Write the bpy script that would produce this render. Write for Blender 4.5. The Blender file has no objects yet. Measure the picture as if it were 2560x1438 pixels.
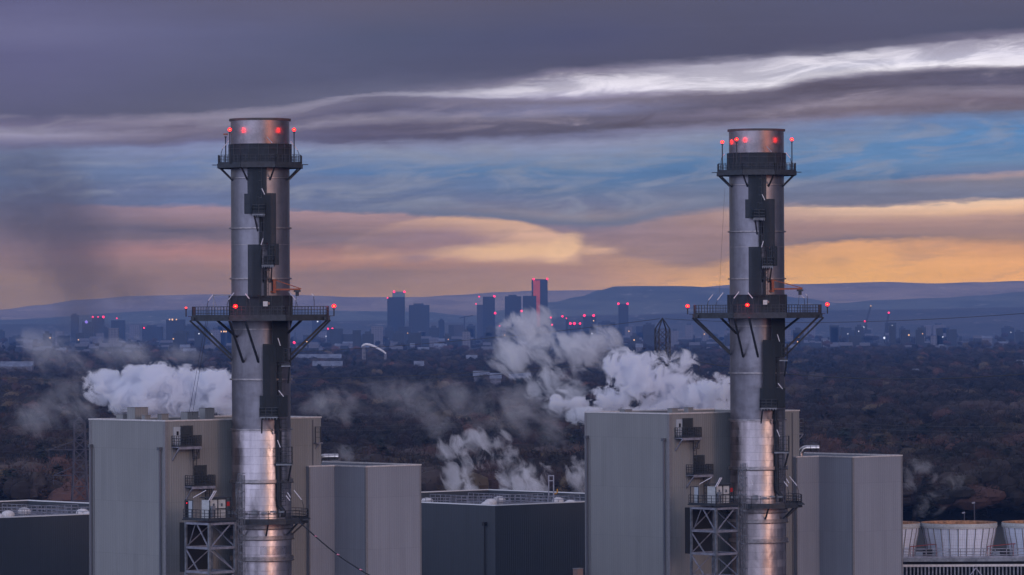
import bpy, math, random
from mathutils import Vector, Matrix
import numpy as np
S = bpy.context.scene
col = S.collection
R = math.radians
rng = random.Random(7)

# ------------------------------------------------------------------ camera
F = 11520.0            # focal length in photo pixels (162 mm on a 36 mm sensor)
EYE = Vector((0, 0, 52.0))
cd = bpy.data.cameras.new("camera"); cam = bpy.data.objects.new("camera", cd); col.objects.link(cam)
cd.sensor_width = 36; cd.lens = 162; cd.clip_start = 1; cd.clip_end = 80000
RM = Matrix.Rotation(math.pi/2 + math.atan(66/F), 3, 'X') @ Matrix.Rotation(-0.0045, 3, 'Z')
cam.matrix_world = Matrix.Translation(EYE) @ RM.to_4x4()
S.camera = cam

def P(px, py, depth):
    """world point seen at photo pixel (px, py) whose world y is depth"""
    d = RM @ Vector(((px-1280)/F, -(py-719)/F, -1))
    return EYE + d*(depth/d.y)

# ------------------------------------------------------------------ shader helpers
def lin(c):
    return tuple(((v/255)/12.92 if v/255 <= .04045 else ((v/255+.055)/1.055)**2.4) for v in c[:3]) + (1,)

class V:
    """a socket with arithmetic"""
    def __init__(s, g, x): s.g, s.x = g, x
    def m(s, op, *a, clamp=False):
        n = s.g.nodes.new('ShaderNodeMath'); n.operation = op; n.use_clamp = clamp
        for i, v in enumerate((s,)+a):
            if isinstance(v, V): s.g.links.new(v.x, n.inputs[i])
            else: n.inputs[i].default_value = v
        return V(s.g, n.outputs[0])
    def __add__(s, o): return s.m('ADD', o)
    __radd__ = __add__
    def __sub__(s, o): return s.m('SUBTRACT', o)
    def __rsub__(s, o): return (s*-1)+o
    def __mul__(s, o): return s.m('MULTIPLY', o)
    __rmul__ = __mul__
    def __truediv__(s, o): return s.m('DIVIDE', o)
    def clamp(s): return s.m('ADD', 0.0, clamp=True)
    def smooth(s, a, b):
        n = s.g.nodes.new('ShaderNodeMapRange'); n.interpolation_type = 'SMOOTHSTEP'
        s.g.links.new(s.x, n.inputs[0]); n.inputs[1].default_value = a; n.inputs[2].default_value = b
        n.inputs[3].default_value = 0; n.inputs[4].default_value = 1
        return V(s.g, n.outputs[0])
    def curve(s, pts):
        n = s.g.nodes.new('ShaderNodeFloatCurve'); c = n.mapping.curves[0]
        c.points[0].location = pts[0]; c.points[1].location = pts[-1]
        for p in pts[1:-1]: c.points.new(*p)
        n.mapping.update(); s.g.links.new(s.x, n.inputs[1]); n.inputs[0].default_value = 1
        return V(s.g, n.outputs[0])
def comb(g, x, y, z):
    n = g.nodes.new('ShaderNodeCombineXYZ')
    for i, v in enumerate((x, y, z)):
        if isinstance(v, V): g.links.new(v.x, n.inputs[i])
        else: n.inputs[i].default_value = v
    return n.outputs[0]
def noise(g, vec, scale=1, detail=3, rough=.5, dist=0):
    n = g.nodes.new('ShaderNodeTexNoise'); g.links.new(vec, n.inputs['Vector'])
    n.inputs['Scale'].default_value = scale; n.inputs['Detail'].default_value = detail
    n.inputs['Roughness'].default_value = rough; n.inputs['Distortion'].default_value = dist
    return V(g, n.outputs[0])
def mixc(g, f, a, b, mode='MIX'):
    n = g.nodes.new('ShaderNodeMix'); n.data_type = 'RGBA'; n.blend_type = mode
    for i, v in ((0, f), (6, a), (7, b)):
        if isinstance(v, V): g.links.new(v.x, n.inputs[i])
        elif hasattr(v, 'is_linked'): g.links.new(v, n.inputs[i])
        else: n.inputs[i].default_value = v
    return n.outputs[2]
def ramp(g, fac, stops):
    n = g.nodes.new('ShaderNodeValToRGB'); g.links.new(fac.x, n.inputs[0]); e = n.color_ramp.elements
    e[0].position, e[0].color = stops[0]; e[1].position, e[1].color = stops[-1]
    for p, c in stops[1:-1]:
        q = e.new(p); q.color = c
    return n.outputs[0]

# ------------------------------------------------------------------ world: sunset cloud deck over a Nishita sky
HAZE = 5.4e-5; HCOL = (.048,.108,.36)
SUN_AZ, SUN_EL = R(139), R(6)      # measured from +Y clockwise: behind the camera, to the right
W = bpy.data.worlds.new("World"); S.world = W; W.use_nodes = True
g = W.node_tree; g.nodes.clear()
out = g.nodes.new('ShaderNodeOutputWorld')
tc = g.nodes.new('ShaderNodeTexCoord')
sep = g.nodes.new('ShaderNodeSeparateXYZ'); g.links.new(tc.outputs['Generated'], sep.inputs[0])
dx, dy, dz = (V(g, sep.outputs[i]) for i in range(3))
az = dx.m('ARCTAN2', dy); el = dz.m('ARCSINE')
U = az*F + 1280; Vy = el*(-F) + 787
n1 = noise(g, comb(g, U*(1/420), Vy*(1/45), 0.3), 1, 4, .55)
n2 = noise(g, comb(g, U*(1/110), Vy*(1/30), 2.7), 1, 5, .6)
n3 = noise(g, comb(g, U*(1/900), Vy*(1/16), 5.1), 1, 3, .6)
n4 = noise(g, comb(g, U*(1/64)+Vy*.02, Vy*(1/13), 7.9), 1, 6, .65, .5)
Vw = Vy + U*-0.0045 + 5.8 + (n1-.5)*26 + (n2-.5)*20 + (n4-.5)*13
un = (U*(1/2560)).clamp()
edges = [
 [(0,.288),(.156,.284),(.26,.262),(.35,.240),(.5,.204),(.547,.183),(.625,.168),(.742,.150),(.86,.122),(1,.092)],
 [(0,.342),(.156,.338),(.26,.306),(.35,.254),(.5,.250),(.547,.246),(.664,.238),(.742,.226),(.79,.200),(.86,.180),(1,.172)],
 [(0,.392),(.156,.372),(.26,.356),(.35,.362),(.5,.352),(.586,.340),(.70,.318),(.82,.301),(1,.290)],
 [(0,.508),(.09,.517),(.227,.521),(.35,.537),(.45,.55),(.6,.57),(.67,.535),(.742,.518),(.86,.516),(.96,.506),(1,.500)],
 [(0,.640),(.2,.630),(.35,.628),(.47,.612),(.6,.640),(.68,.672),(.73,.640),(.77,.618),(1,.604)]]
E = [un.curve(e)*1000 for e in edges]
prev = None; t = None
seq = [0.0]+E+[745.0]
for i in range(6):
    a, b = seq[i], seq[i+1]
    num = Vw - a
    den = (b - a) if isinstance(b, V) else (E[-1]*-1 + b)
    q = num.m('DIVIDE', den, clamp=True)
    t = q if t is None else t + q
tn = t*(1/6)
cols = {
 100: [(0,(98,98,135)),(.3,(108,108,145)),(.5,(98,98,135)),(1,(94,95,126)),(1.5,(112,108,138)),(1.95,(148,145,172)),(2.15,(140,136,164)),(2.5,(112,112,145)),(3,(110,122,155)),(3.5,(100,114,150)),(4,(98,102,132)),(4.4,(106,102,126)),(5,(130,112,128)),(5.6,(138,118,126)),(6,(132,115,126))],
 460: [(0,(98,98,128)),(.3,(98,100,135)),(.8,(90,92,121)),(1,(94,95,121)),(1.4,(138,131,154)),(1.75,(106,100,124)),(2.1,(122,116,140)),(2.4,(106,102,128)),(2.8,(112,114,150)),(3.1,(124,134,171)),(3.35,(105,124,164)),(3.7,(106,116,152)),(3.96,(102,116,155)),(4.05,(156,132,148)),(4.25,(142,122,138)),(4.5,(100,97,122)),(4.7,(116,106,126)),(5,(166,126,133)),(5.35,(145,120,130)),(6,(130,112,126))],
 940: [(0,(96,94,118)),(.4,(85,90,120)),(.8,(86,89,118)),(.97,(98,100,127)),(1.5,(135,134,158)),(2,(108,106,131)),(2.25,(93,92,120)),(2.46,(138,133,154)),(2.6,(94,90,116)),(2.9,(90,88,117)),(3.02,(124,128,158)),(3.15,(126,140,172)),(3.42,(88,118,163)),(3.48,(104,120,156)),(3.62,(98,114,152)),(3.97,(110,118,147)),(4.03,(165,138,148)),(4.3,(150,126,136)),(4.75,(128,114,130)),(5,(150,120,126)),(5.2,(178,135,131)),(5.4,(160,126,128)),(5.5,(136,116,126)),(6,(148,123,128))],
 1460: [(0,(90,90,115)),(.5,(82,85,118)),(.92,(86,87,115)),(1.02,(128,123,148)),(1.2,(118,113,138)),(1.45,(190,186,206)),(1.65,(226,221,236)),(1.85,(205,200,225)),(2.02,(142,136,164)),(2.1,(126,120,142)),(2.35,(124,126,160)),(2.55,(99,96,118)),(2.85,(90,88,110)),(3,(114,116,148)),(3.1,(140,145,175)),(3.22,(124,139,171)),(3.35,(98,128,168)),(3.45,(86,116,158)),(3.6,(98,118,154)),(3.75,(112,116,145)),(3.87,(138,130,144)),(3.95,(110,117,144)),(4.02,(120,116,141)),(4.3,(136,120,138)),(5,(165,134,132)),(5.5,(160,129,132)),(6,(166,136,135))],
 1780: [(0,(88,89,115)),(.9,(84,85,112)),(1.03,(150,146,168)),(1.15,(206,202,220)),(1.5,(226,222,236)),(1.86,(238,234,246)),(2,(150,144,162)),(2.1,(112,106,126)),(2.4,(98,94,116)),(2.6,(118,112,136)),(2.8,(98,93,114)),(3,(122,120,146)),(3.12,(130,140,170)),(3.3,(100,130,170)),(3.5,(84,118,162)),(3.7,(104,120,152)),(3.95,(112,118,144)),(4.06,(165,138,140)),(4.4,(150,126,134)),(4.9,(140,120,130)),(5.05,(185,145,128)),(5.5,(214,162,128)),(6,(215,162,126))],
 2120: [(0,(88,90,118)),(.8,(85,85,112)),(.98,(96,96,120)),(1.1,(160,157,177)),(1.3,(204,201,217)),(1.65,(212,212,230)),(1.88,(246,242,250)),(2.02,(150,146,165)),(2.1,(104,99,121)),(2.35,(96,91,112)),(2.5,(104,98,118)),(2.68,(138,129,145)),(2.8,(118,108,125)),(2.97,(125,120,144)),(3.06,(116,130,168)),(3.2,(96,126,169)),(3.3,(100,134,177)),(3.5,(95,129,172)),(3.68,(80,119,164)),(3.73,(110,120,150)),(3.9,(112,118,145)),(3.97,(122,120,142)),(4.04,(222,186,166)),(4.3,(192,158,148)),(4.6,(160,130,132)),(4.85,(148,124,128)),(4.95,(124,112,126)),(5.05,(214,160,126)),(5.5,(220,165,122)),(6,(222,168,121))],
 2480: [(0,(92,92,118)),(.8,(82,85,112)),(1,(112,108,133)),(1.12,(160,155,175)),(1.4,(186,181,200)),(1.6,(206,203,224)),(1.86,(248,243,252)),(2.03,(122,116,136)),(2.12,(88,87,111)),(2.35,(96,93,118)),(2.5,(134,127,147)),(2.65,(112,102,121)),(2.9,(112,106,125)),(3.02,(102,124,164)),(3.2,(90,134,184)),(3.35,(86,130,180)),(3.55,(108,134,170)),(3.68,(106,120,155)),(3.72,(165,145,152)),(3.77,(130,128,146)),(3.97,(112,118,145)),(4.04,(232,195,170)),(4.2,(228,185,156)),(4.4,(178,145,140)),(4.8,(150,125,128)),(5.0,(160,130,126)),(5.12,(205,152,125)),(5.4,(226,166,125)),(6,(226,166,122))]}
prevc = None
keys = sorted(cols)
for i, k in enumerate(keys):
    c = ramp(g, tn, [(a/6, lin(b)) for a, b in cols[k]])
    if i == 0: cur = c
    else:
        f = ((U - keys[i-1])*(1/(k-keys[i-1]))).clamp()
        cur = mixc(g, f, cur, c)
# lenticular cloud over the city: an ellipse cap with lit edge and a lit streak below
def ell(cx, cy, rx, ry, rot, a, b, wob=0.0):
    X = (U-cx); Y = (Vw-cy) - (X*rot)
    r = ((X*(1/rx)).m('POWER', 2.0) + (Y*(1/ry)).m('POWER', 2.0)).m('SQRT')
    if wob: r = r + (n2-.5)*wob
    return 1.0 - r.smooth(a, b)
cap = ell(1150, 646, 310, 104, 0.0, .90, 1.02, .10)*(1.0-Vw.smooth(636, 668))
shade = ell(1060, 606, 250, 52, 0.0, .4, 1.15, .2)
cur = mixc(g, cap*U.smooth(700, 1200)*.9, cur, mixc(g, shade, lin((208,168,150)), lin((148,124,138))))
cur = mixc(g, ell(1290, 630, 250, 26, -0.03, .2, 1.15, .5)*.85, cur, lin((222,180,150)))
cur = mixc(g, ell(1408, 622, 58, 34, -0.35, .45, 1.1, .35)*.9, cur, lin((226,184,154)))
cur = mixc(g, ell(1500, 628, 62, 13, 0, .2, 1.1, .5)*.8, cur, lin((206,166,148)))
cur = mixc(g, ell(1040, 652, 60, 16, 0, .1, 1.1, .8)*.6, cur, lin((134,116,136)))
cur = mixc(g, ell(2095, 655, 46, 16, 0, .1, 1.1, .8)*.35, cur, lin((156,126,124)))
# streaks that run along the deck
lum = noise(g, comb(g, U*(1/260), Vy*(1/58)+U*.0016, 9.3), 1, 7, .62, .8)
inb = tn.smooth(1.95/6, 2.2/6)*(1.0-tn.smooth(2.75/6, 3.05/6))*U.smooth(700, 1500)
cur = mixc(g, inb*lum.smooth(.50, .72)*.6, cur, lin((158,148,166)))
cur = mixc(g, inb*(1.0-lum.smooth(.30, .46))*.5, cur, lin((78,72,90)))
inw = tn.smooth(1.0/6, 1.3/6)*(1.0-tn.smooth(1.8/6, 2.0/6))*U.smooth(1100, 1500)
cur = mixc(g, inw*lum.smooth(.42, .6)*.6, cur, lin((232,226,238)))
bl = tn.smooth(2.95/6, 3.15/6)*(1.0-tn.smooth(3.8/6, 4.0/6))
cur = mixc(g, bl*lum.smooth(.44, .66)*.65, cur, lin((136,142,164)))
inw2 = tn.smooth(1.0/6, 1.2/6)*(1.0-tn.smooth(1.9/6, 2.05/6))
cur = mixc(g, inw2*(1.0-lum.smooth(.40, .60))*.5, cur, lin((140,136,158)))
warm = tn.smooth(4.1/6, 4.4/6)
cur = mixc(g, warm*(1.0-lum.smooth(.34, .50))*.30, cur, lin((132,116,130)))
low = tn.smooth(1.2/6, 2.2/6)*(1.0-tn.smooth(4.3/6, 5.2/6)*.5)
lum2 = noise(g, comb(g, U*(1/700), Vy*(1/120), 4.4), 1, 5, .55)
streak = (n3-.5)*(low*.22+.06) + (n2-.5)*(low*.16+.06) + (lum2-.5)*.22 + (n4-.5)*(low*.22+.05) + 1.0
hs = g.nodes.new('ShaderNodeVectorMath'); hs.operation = 'SCALE'
g.links.new(cur, hs.inputs[0]); g.links.new(streak.x, hs.inputs['Scale'])
front = hs.outputs[0]
# the low air in front of this part of the sky dims it and adds its own light: give the deck the brightness it has above that air
up_ = ((Vy*-1.0+787.0)*(1/F)).m('MAXIMUM', .0069)
T_ = (up_.m('POWER', -1.0)*(-HAZE*98.0)).m('EXPONENT')
sb = g.nodes.new('ShaderNodeVectorMath'); sb.operation = 'SCALE'; sb.inputs[0].default_value = HCOL; g.links.new((T_*-1.0+1.0).x, sb.inputs['Scale'])
s1 = g.nodes.new('ShaderNodeVectorMath'); s1.operation = 'SUBTRACT'; g.links.new(front, s1.inputs[0]); g.links.new(sb.outputs[0], s1.inputs[1])
s2 = g.nodes.new('ShaderNodeVectorMath'); s2.operation = 'SCALE'; g.links.new(s1.outputs[0], s2.inputs[0]); g.links.new((T_.m('POWER', -1.0)).x, s2.inputs['Scale'])
s3 = g.nodes.new('ShaderNodeVectorMath'); s3.operation = 'MAXIMUM'; g.links.new(s2.outputs[0], s3.inputs[0]); s3.inputs[1].default_value = (.004,.004,.006)
front = s3.outputs[0]
# rest of the dome: Nishita sky seen through broken grey cloud, sunset glow behind the camera
sky = g.nodes.new('ShaderNodeTexSky'); sky.sky_type = 'NISHITA'; sky.sun_disc = False
sky.sun_elevation = SUN_EL; sky.sun_rotation = SUN_AZ; sky.air_density = 1.5; sky.dust_density = 2
nis = g.nodes.new('ShaderNodeVectorMath'); nis.operation = 'SCALE'; g.links.new(sky.outputs[0], nis.inputs[0]); nis.inputs['Scale'].default_value = 0.10
cn = noise(g, comb(g, dx*2.2, dy*2.2, dz*6.0), 1, 4, .6)
gen = mixc(g, cn.smooth(.35, .62), nis.outputs[0], (0.44, 0.47, 0.72, 1))
gx, gy = math.sin(SUN_AZ), math.cos(SUN_AZ)
side = (dx*gx + dy*gy)
glow = side.smooth(.965, 1.0)*(1.0-el.m('ABSOLUTE').smooth(.01, .16))
lf = (dx*-.72+dy*-.69).smooth(.1, .95)*(1.0-el.smooth(.3, 1.2))
gen = mixc(g, lf*.8, gen, (0.92, 0.98, 1.32, 1))
rd = g.nodes.new('ShaderNodeVectorMath'); rd.operation = 'SCALE'; g.links.new(gen, rd.inputs[0]); g.links.new((1.0-dx.smooth(.15, .8)*.28).x, rd.inputs['Scale'])
gen = mixc(g, glow*.9, rd.outputs[0], (1.7, 0.50, 0.34, 1))
bright = (dy*-1.0).smooth(-.3, .9)
gb = g.nodes.new('ShaderNodeVectorMath'); gb.operation = 'SCALE'; g.links.new(gen, gb.inputs[0]); g.links.new((bright*.9+.75).x, gb.inputs['Scale'])
offf = (az.m('ABSOLUTE').smooth(.16, .5)).m('MAXIMUM', el.smooth(.07, .25))
allsky = mixc(g, offf, front, gb.outputs[0])
allsky = mixc(g, (dz*-1.0).smooth(.01, .06), allsky, (.02, .02, .028, 1))
bg = g.nodes.new('ShaderNodeBackground'); g.links.new(allsky, bg.inputs[0]); bg.inputs[1].default_value = 1.0
g.links.new(bg.outputs[0], out.inputs[0])
W.cycles.sampling_method = 'MANUAL'; W.cycles.sample_map_resolution = 1024

# ------------------------------------------------------------------ sun: low, veiled by cloud
sd = bpy.data.lights.new("sun", 'SUN'); sun = bpy.data.objects.new("sun", sd); col.objects.link(sun)
sd.energy = 0.3; sd.angle = R(10); sd.color = (1, .70, .58)
sv = Vector((math.sin(SUN_AZ)*math.cos(R(14)), math.cos(SUN_AZ)*math.cos(R(14)), math.sin(R(14))))
sun.rotation_euler = sv.to_track_quat('Z', 'Y').to_euler()

S.view_settings.view_transform = 'Standard'; S.view_settings.look = 'None'
S.view_settings.gamma = 1; S.view_settings.exposure = 0
cy = S.cycles
cy.use_denoising = True; cy.max_bounces = 12; cy.diffuse_bounces = 2; cy.glossy_bounces = 3
cy.volume_bounces = 10; cy.transparent_max_bounces = 16; cy.volume_max_steps = 256
cy.caustics_reflective = False; cy.caustics_refractive = False

# ------------------------------------------------------------------ materials
def mat(name, base, rough=.7, metal=0.0, emit=None, estr=0, var=0.0, vs=3.0, alpha=1.0):
    m = bpy.data.materials.new(name); m.use_nodes = True; g = m.node_tree
    b = g.nodes['Principled BSDF']; b.inputs['Base Color'].default_value = tuple(base)+(1,)
    b.inputs['Roughness'].default_value = rough; b.inputs['Metallic'].default_value = metal
    if emit: b.inputs['Emission Color'].default_value = tuple(emit)+(1,); b.inputs['Emission Strength'].default_value = estr
    if alpha < 1: b.inputs['Alpha'].default_value = alpha
    if var:
        tcn = g.nodes.new('ShaderNodeTexCoord')
        n = noise(g, tcn.outputs['Object'], vs, 5, .65)
        lo = tuple(v*(1-var) for v in base)+(1,); hi = tuple(min(1, v*(1+var)) for v in base)+(1,)
        g.links.new(mixc(g, n.smooth(.3, .7), lo, hi), b.inputs['Base Color'])
    return m
def sheet_mat(name, base, pitch=.34, seam=6.1, joint=.9):
    """corrugated sheet cladding: vertical ribs (bump + slightly darker valleys), faint lift joints"""
    m = bpy.data.materials.new(name); m.use_nodes = True; g = m.node_tree; b = g.nodes['Principled BSDF']
    tcn = g.nodes.new('ShaderNodeTexCoord'); sp = g.nodes.new('ShaderNodeSeparateXYZ'); g.links.new(tcn.outputs['Object'], sp.inputs[0])
    X, Y, Z = (V(g, sp.outputs[i]) for i in range(3))
    s = (X+Y)*(2*math.pi/pitch)
    rib = s.m('SINE')*.5+.5
    jt = (Z*(1/seam)).m('FRACT'); line = jt.smooth(.0, .012)
    big = noise(g, tcn.outputs['Object'], .12, 4, .6)
    cell = noise(g, comb(g, ((X+Y)*(1/1.02)).m('FLOOR')*3.7, (Z*(1/seam)).m('FLOOR')*5.3, 0), 1.0, 0)
    streaks = noise(g, comb(g, (X+Y)*1.3, Z*.06, 0), 1, 4, .6)
    k = (rib*.10+.93)*(line*.22+.78)*(big*.22+.89)*(cell*.16+.92)*(streaks*.30+.85)
    vm = g.nodes.new('ShaderNodeVectorMath'); vm.operation = 'SCALE'; vm.inputs[0].default_value = base
    g.links.new(k.x, vm.inputs['Scale']); g.links.new(vm.outputs[0], b.inputs['Base Color'])
    bp = g.nodes.new('ShaderNodeBump'); bp.inputs['Strength'].default_value = .5; bp.inputs['Distance'].default_value = .04
    g.links.new(rib.x, bp.inputs['Height']); g.links.new(bp.outputs[0], b.inputs['Normal'])
    b.inputs['Roughness'].default_value = .55; b.inputs['Metallic'].default_value = 0
    return m
def steel_mat(name, base, rough, panel_h, panel_n, contrast, seamdark, zoff=0.0, off=0.0):
    """sheet-metal shell of the stack: plates with their own tint, seams, stains and soft dents"""
    m = bpy.data.materials.new(name); m.use_nodes = True; g = m.node_tree; b = g.nodes['Principled BSDF']
    tcn = g.nodes.new('ShaderNodeTexCoord'); sp = g.nodes.new('ShaderNodeSeparateXYZ'); g.links.new(tcn.outputs['Object'], sp.inputs[0])
    X, Y, Z = (V(g, sp.outputs[i]) for i in range(3))
    ang = X.m('ARCTAN2', Y*-1.0)*(panel_n/(2*math.pi))
    zz = (Z + zoff)*(1/panel_h)
    row = zz.m('FLOOR')
    a2 = ang + row.m('MODULO', 2.0)*.5
    cell = noise(g, comb(g, a2.m('FLOOR')*7.31, row*5.17, 1.7+off), 1, 0)
    fz = zz.m('FRACT'); fa = a2.m('FRACT')
    seam = fz.smooth(0, .05)*(1.0-(1.0-fa.smooth(0, .02))*.4)
    st = noise(g, comb(g, ang*2.6, Z*.12, .5+off), 1, 5, .65)
    fine = noise(g, tcn.outputs['Object'], 1.7, 5, .7)
    rust = st.smooth(.52, .75)
    k = ((cell-.5)*contrast+1.0)*(seam*seamdark+(1-seamdark))*((st-.5)*1.1+1.0)*((fine-.5)*.6+1.0)
    vm = g.nodes.new('ShaderNodeVectorMath'); vm.operation = 'SCALE'; vm.inputs[0].default_value = base
    g.links.new(k.x, vm.inputs['Scale']); g.links.new(vm.outputs[0], b.inputs['Base Color'])
    b.inputs['Metallic'].default_value = 1.0
    g.links.new(((cell-.5)*.18+(fine-.5)*.2+rough).x, b.inputs['Roughness'])
    h = cell*.35 + noise(g, comb(g, ang*1.7, Z*.45, 3.3), 1, 2)*1.0
    bp = g.nodes.new('ShaderNodeBump'); bp.inputs['Strength'].default_value = .5; bp.inputs['Distance'].default_value = .16
    g.links.new(h.x, bp.inputs['Height']); g.links.new(bp.outputs[0], b.inputs['Normal'])
    return m
M = dict(
 shell=steel_mat('stack_shell', (.21,.205,.24), .46, 5.81, 5, .10, .25, zoff=2.0),
 clad=steel_mat('stack_cladding', (.34,.31,.34), .33, .94, 9, .9, .55),
 ring=mat('ring_steel', (.34,.32,.34), .42, 1, var=.3, vs=1.5),
 tip=mat('flue_tip_steel', (.20,.18,.20), .26, 1, var=.25, vs=.5),
 rimdark=mat('dark_rim', (.06,.055,.06), .6, var=.3),
 dark=mat('dark_steel', (.035,.042,.055), .55, .2, var=.3, vs=2),
 galv=mat('galvanised_steel', (.20,.22,.26), .45, .6, var=.35, vs=1.5),
 galvlight=mat('bright_galvanised', (.27,.28,.35), .45, .4, var=.3, vs=1.5),
 screen=mat('wind_screen_mesh', (.018,.026,.038), .8, var=.3, vs=1.2),
 mesh=mat('mesh_panel', (.016,.026,.038), .8, alpha=.72),
 infill=mat('railing_infill', (.02,.03,.04), .8, alpha=.45),
 cable=mat('cable_tray', (.012,.014,.02), .7),
 orange=mat('orange_paint', (.26,.06,.02), .5, var=.3, vs=3),
 tube=mat('lamp_tube', (.62,.62,.70), .35),
 white=mat('white_panel', (.50,.52,.54), .5, var=.15),
 doorw=mat('pale_door', (.40,.45,.52), .5),
 red=mat('red_box', (.45,.02,.025), .5),
 black=mat('dark_opening', (.01,.01,.012), .9),
 house=sheet_mat('house_cladding', (.238,.245,.255)),
 annex=sheet_mat('annex_cladding', (.262,.285,.345)),
 hall=sheet_mat('hall_cladding', (.044,.053,.069), seam=7.5),
 coping=mat('pale_coping', (.62,.60,.62), .5, var=.15),
 coping2=mat('hall_coping', (.75,.75,.78), .5),
 copedark=mat('dark_coping', (.05,.06,.08), .6),
 trim=mat('grey_trim', (.20,.20,.22), .6, var=.1),
 roof=mat('roof_membrane', (.05,.055,.065), .8, var=.3, vs=.4),
 pipe=mat('downpipe_grey', (.09,.10,.13), .5),
 silver=mat('silver_duct', (.70,.66,.64), .28, 1, var=.2, vs=2),
 yellow=mat('yellow_pipe', (.6,.30,.02), .5),
 pylon=mat('pylon_steel', (.03,.032,.04), .6, .3),
 pylonl=mat('pylon_steel_pale', (.06,.06,.085), .6, .3),
 wire=mat('conductor', (.03,.03,.035), .6),
 fanw=None, rust=mat('rusty_rim', (.34,.17,.09), .8, var=.6, vs=1.2),
 pink=mat('pink_tag', (.75,.25,.40), .6),
 skin=mat('beige_box', (.25,.17,.15), .6),
)
def emat(name, c, s, sample=True):
    m = mat(name, (.05,.01,.01), .5, emit=c, estr=s)
    if not sample: m.cycles.emission_sampling = 'NONE'
    return m
M['lamp'] = emat('red_lamp', (1,.20,.03), 7, False)
M['glowred'] = mat('red_lens_glow', (.5,.01,.02), .3, emit=(1,.006,.02), estr=2.2, alpha=.6)  # lens emission imitates the red halo of glow round the bulb
M['glowred'].cycles.emission_sampling = 'NONE'
M['citylamp'] = emat('city_red_lamp', (1,.02,.10), 3.0, False)
M['citywarm'] = emat('city_warm_light', (1,.55,.25), 1.6, False)
M['citywhite'] = emat('city_white_light', (.8,.85,1), 1.4, False)
M['citypurple'] = emat('city_purple_light', (.35,.25,1), 1.6, False)
M['offled'] = mat('unlit_lamp', (.25,.12,.08), .5)
def fan_mat():
    m = bpy.data.materials.new('fan_stack_panels'); m.use_nodes = True; g = m.node_tree; b = g.nodes['Principled BSDF']
    tcn = g.nodes.new('ShaderNodeTexCoord'); sp = g.nodes.new('ShaderNodeSeparateXYZ'); g.links.new(tcn.outputs['Object'], sp.inputs[0])
    X, Y, Z = (V(g, sp.outputs[i]) for i in range(3))
    a = X.m('ARCTAN2', Y)*(120/(2*math.pi)); rib = (a.m('FRACT')-.5).m('ABSOLUTE').smooth(.30, .45)
    zr = (Z*(1/.36)).m('FRACT').smooth(0, .12)
    big = (Z*(1/.74)).m('FRACT').smooth(0, .09)
    st = noise(g, comb(g, a*.25, Z*.5, 0), 1, 4, .6)
    k = (1.0-rib*.25)*(zr*.14+.86)*(big*.25+.75)*(st*.5+.75)
    vm = g.nodes.new('ShaderNodeVectorMath'); vm.operation = 'SCALE'; vm.inputs[0].default_value = (.78,.84,1.0)
    g.links.new(k.x, vm.inputs['Scale']); g.links.new(vm.outputs[0], b.inputs['Base Color']); b.inputs['Roughness'].default_value = .6
    return m
M['fanw'] = fan_mat()

for k_ in ('tip',):
    g = M[k_].node_tree; tn_ = g.nodes.new('ShaderNodeTangent'); tn_.direction_type = 'RADIAL'; tn_.axis = 'Z'
    b = g.nodes['Principled BSDF']; g.links.new(tn_.outputs[0], b.inputs['Tangent']); b.inputs['Anisotropic'].default_value = .75; b.inputs['Anisotropic Rotation'].default_value = 0.0
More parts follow.
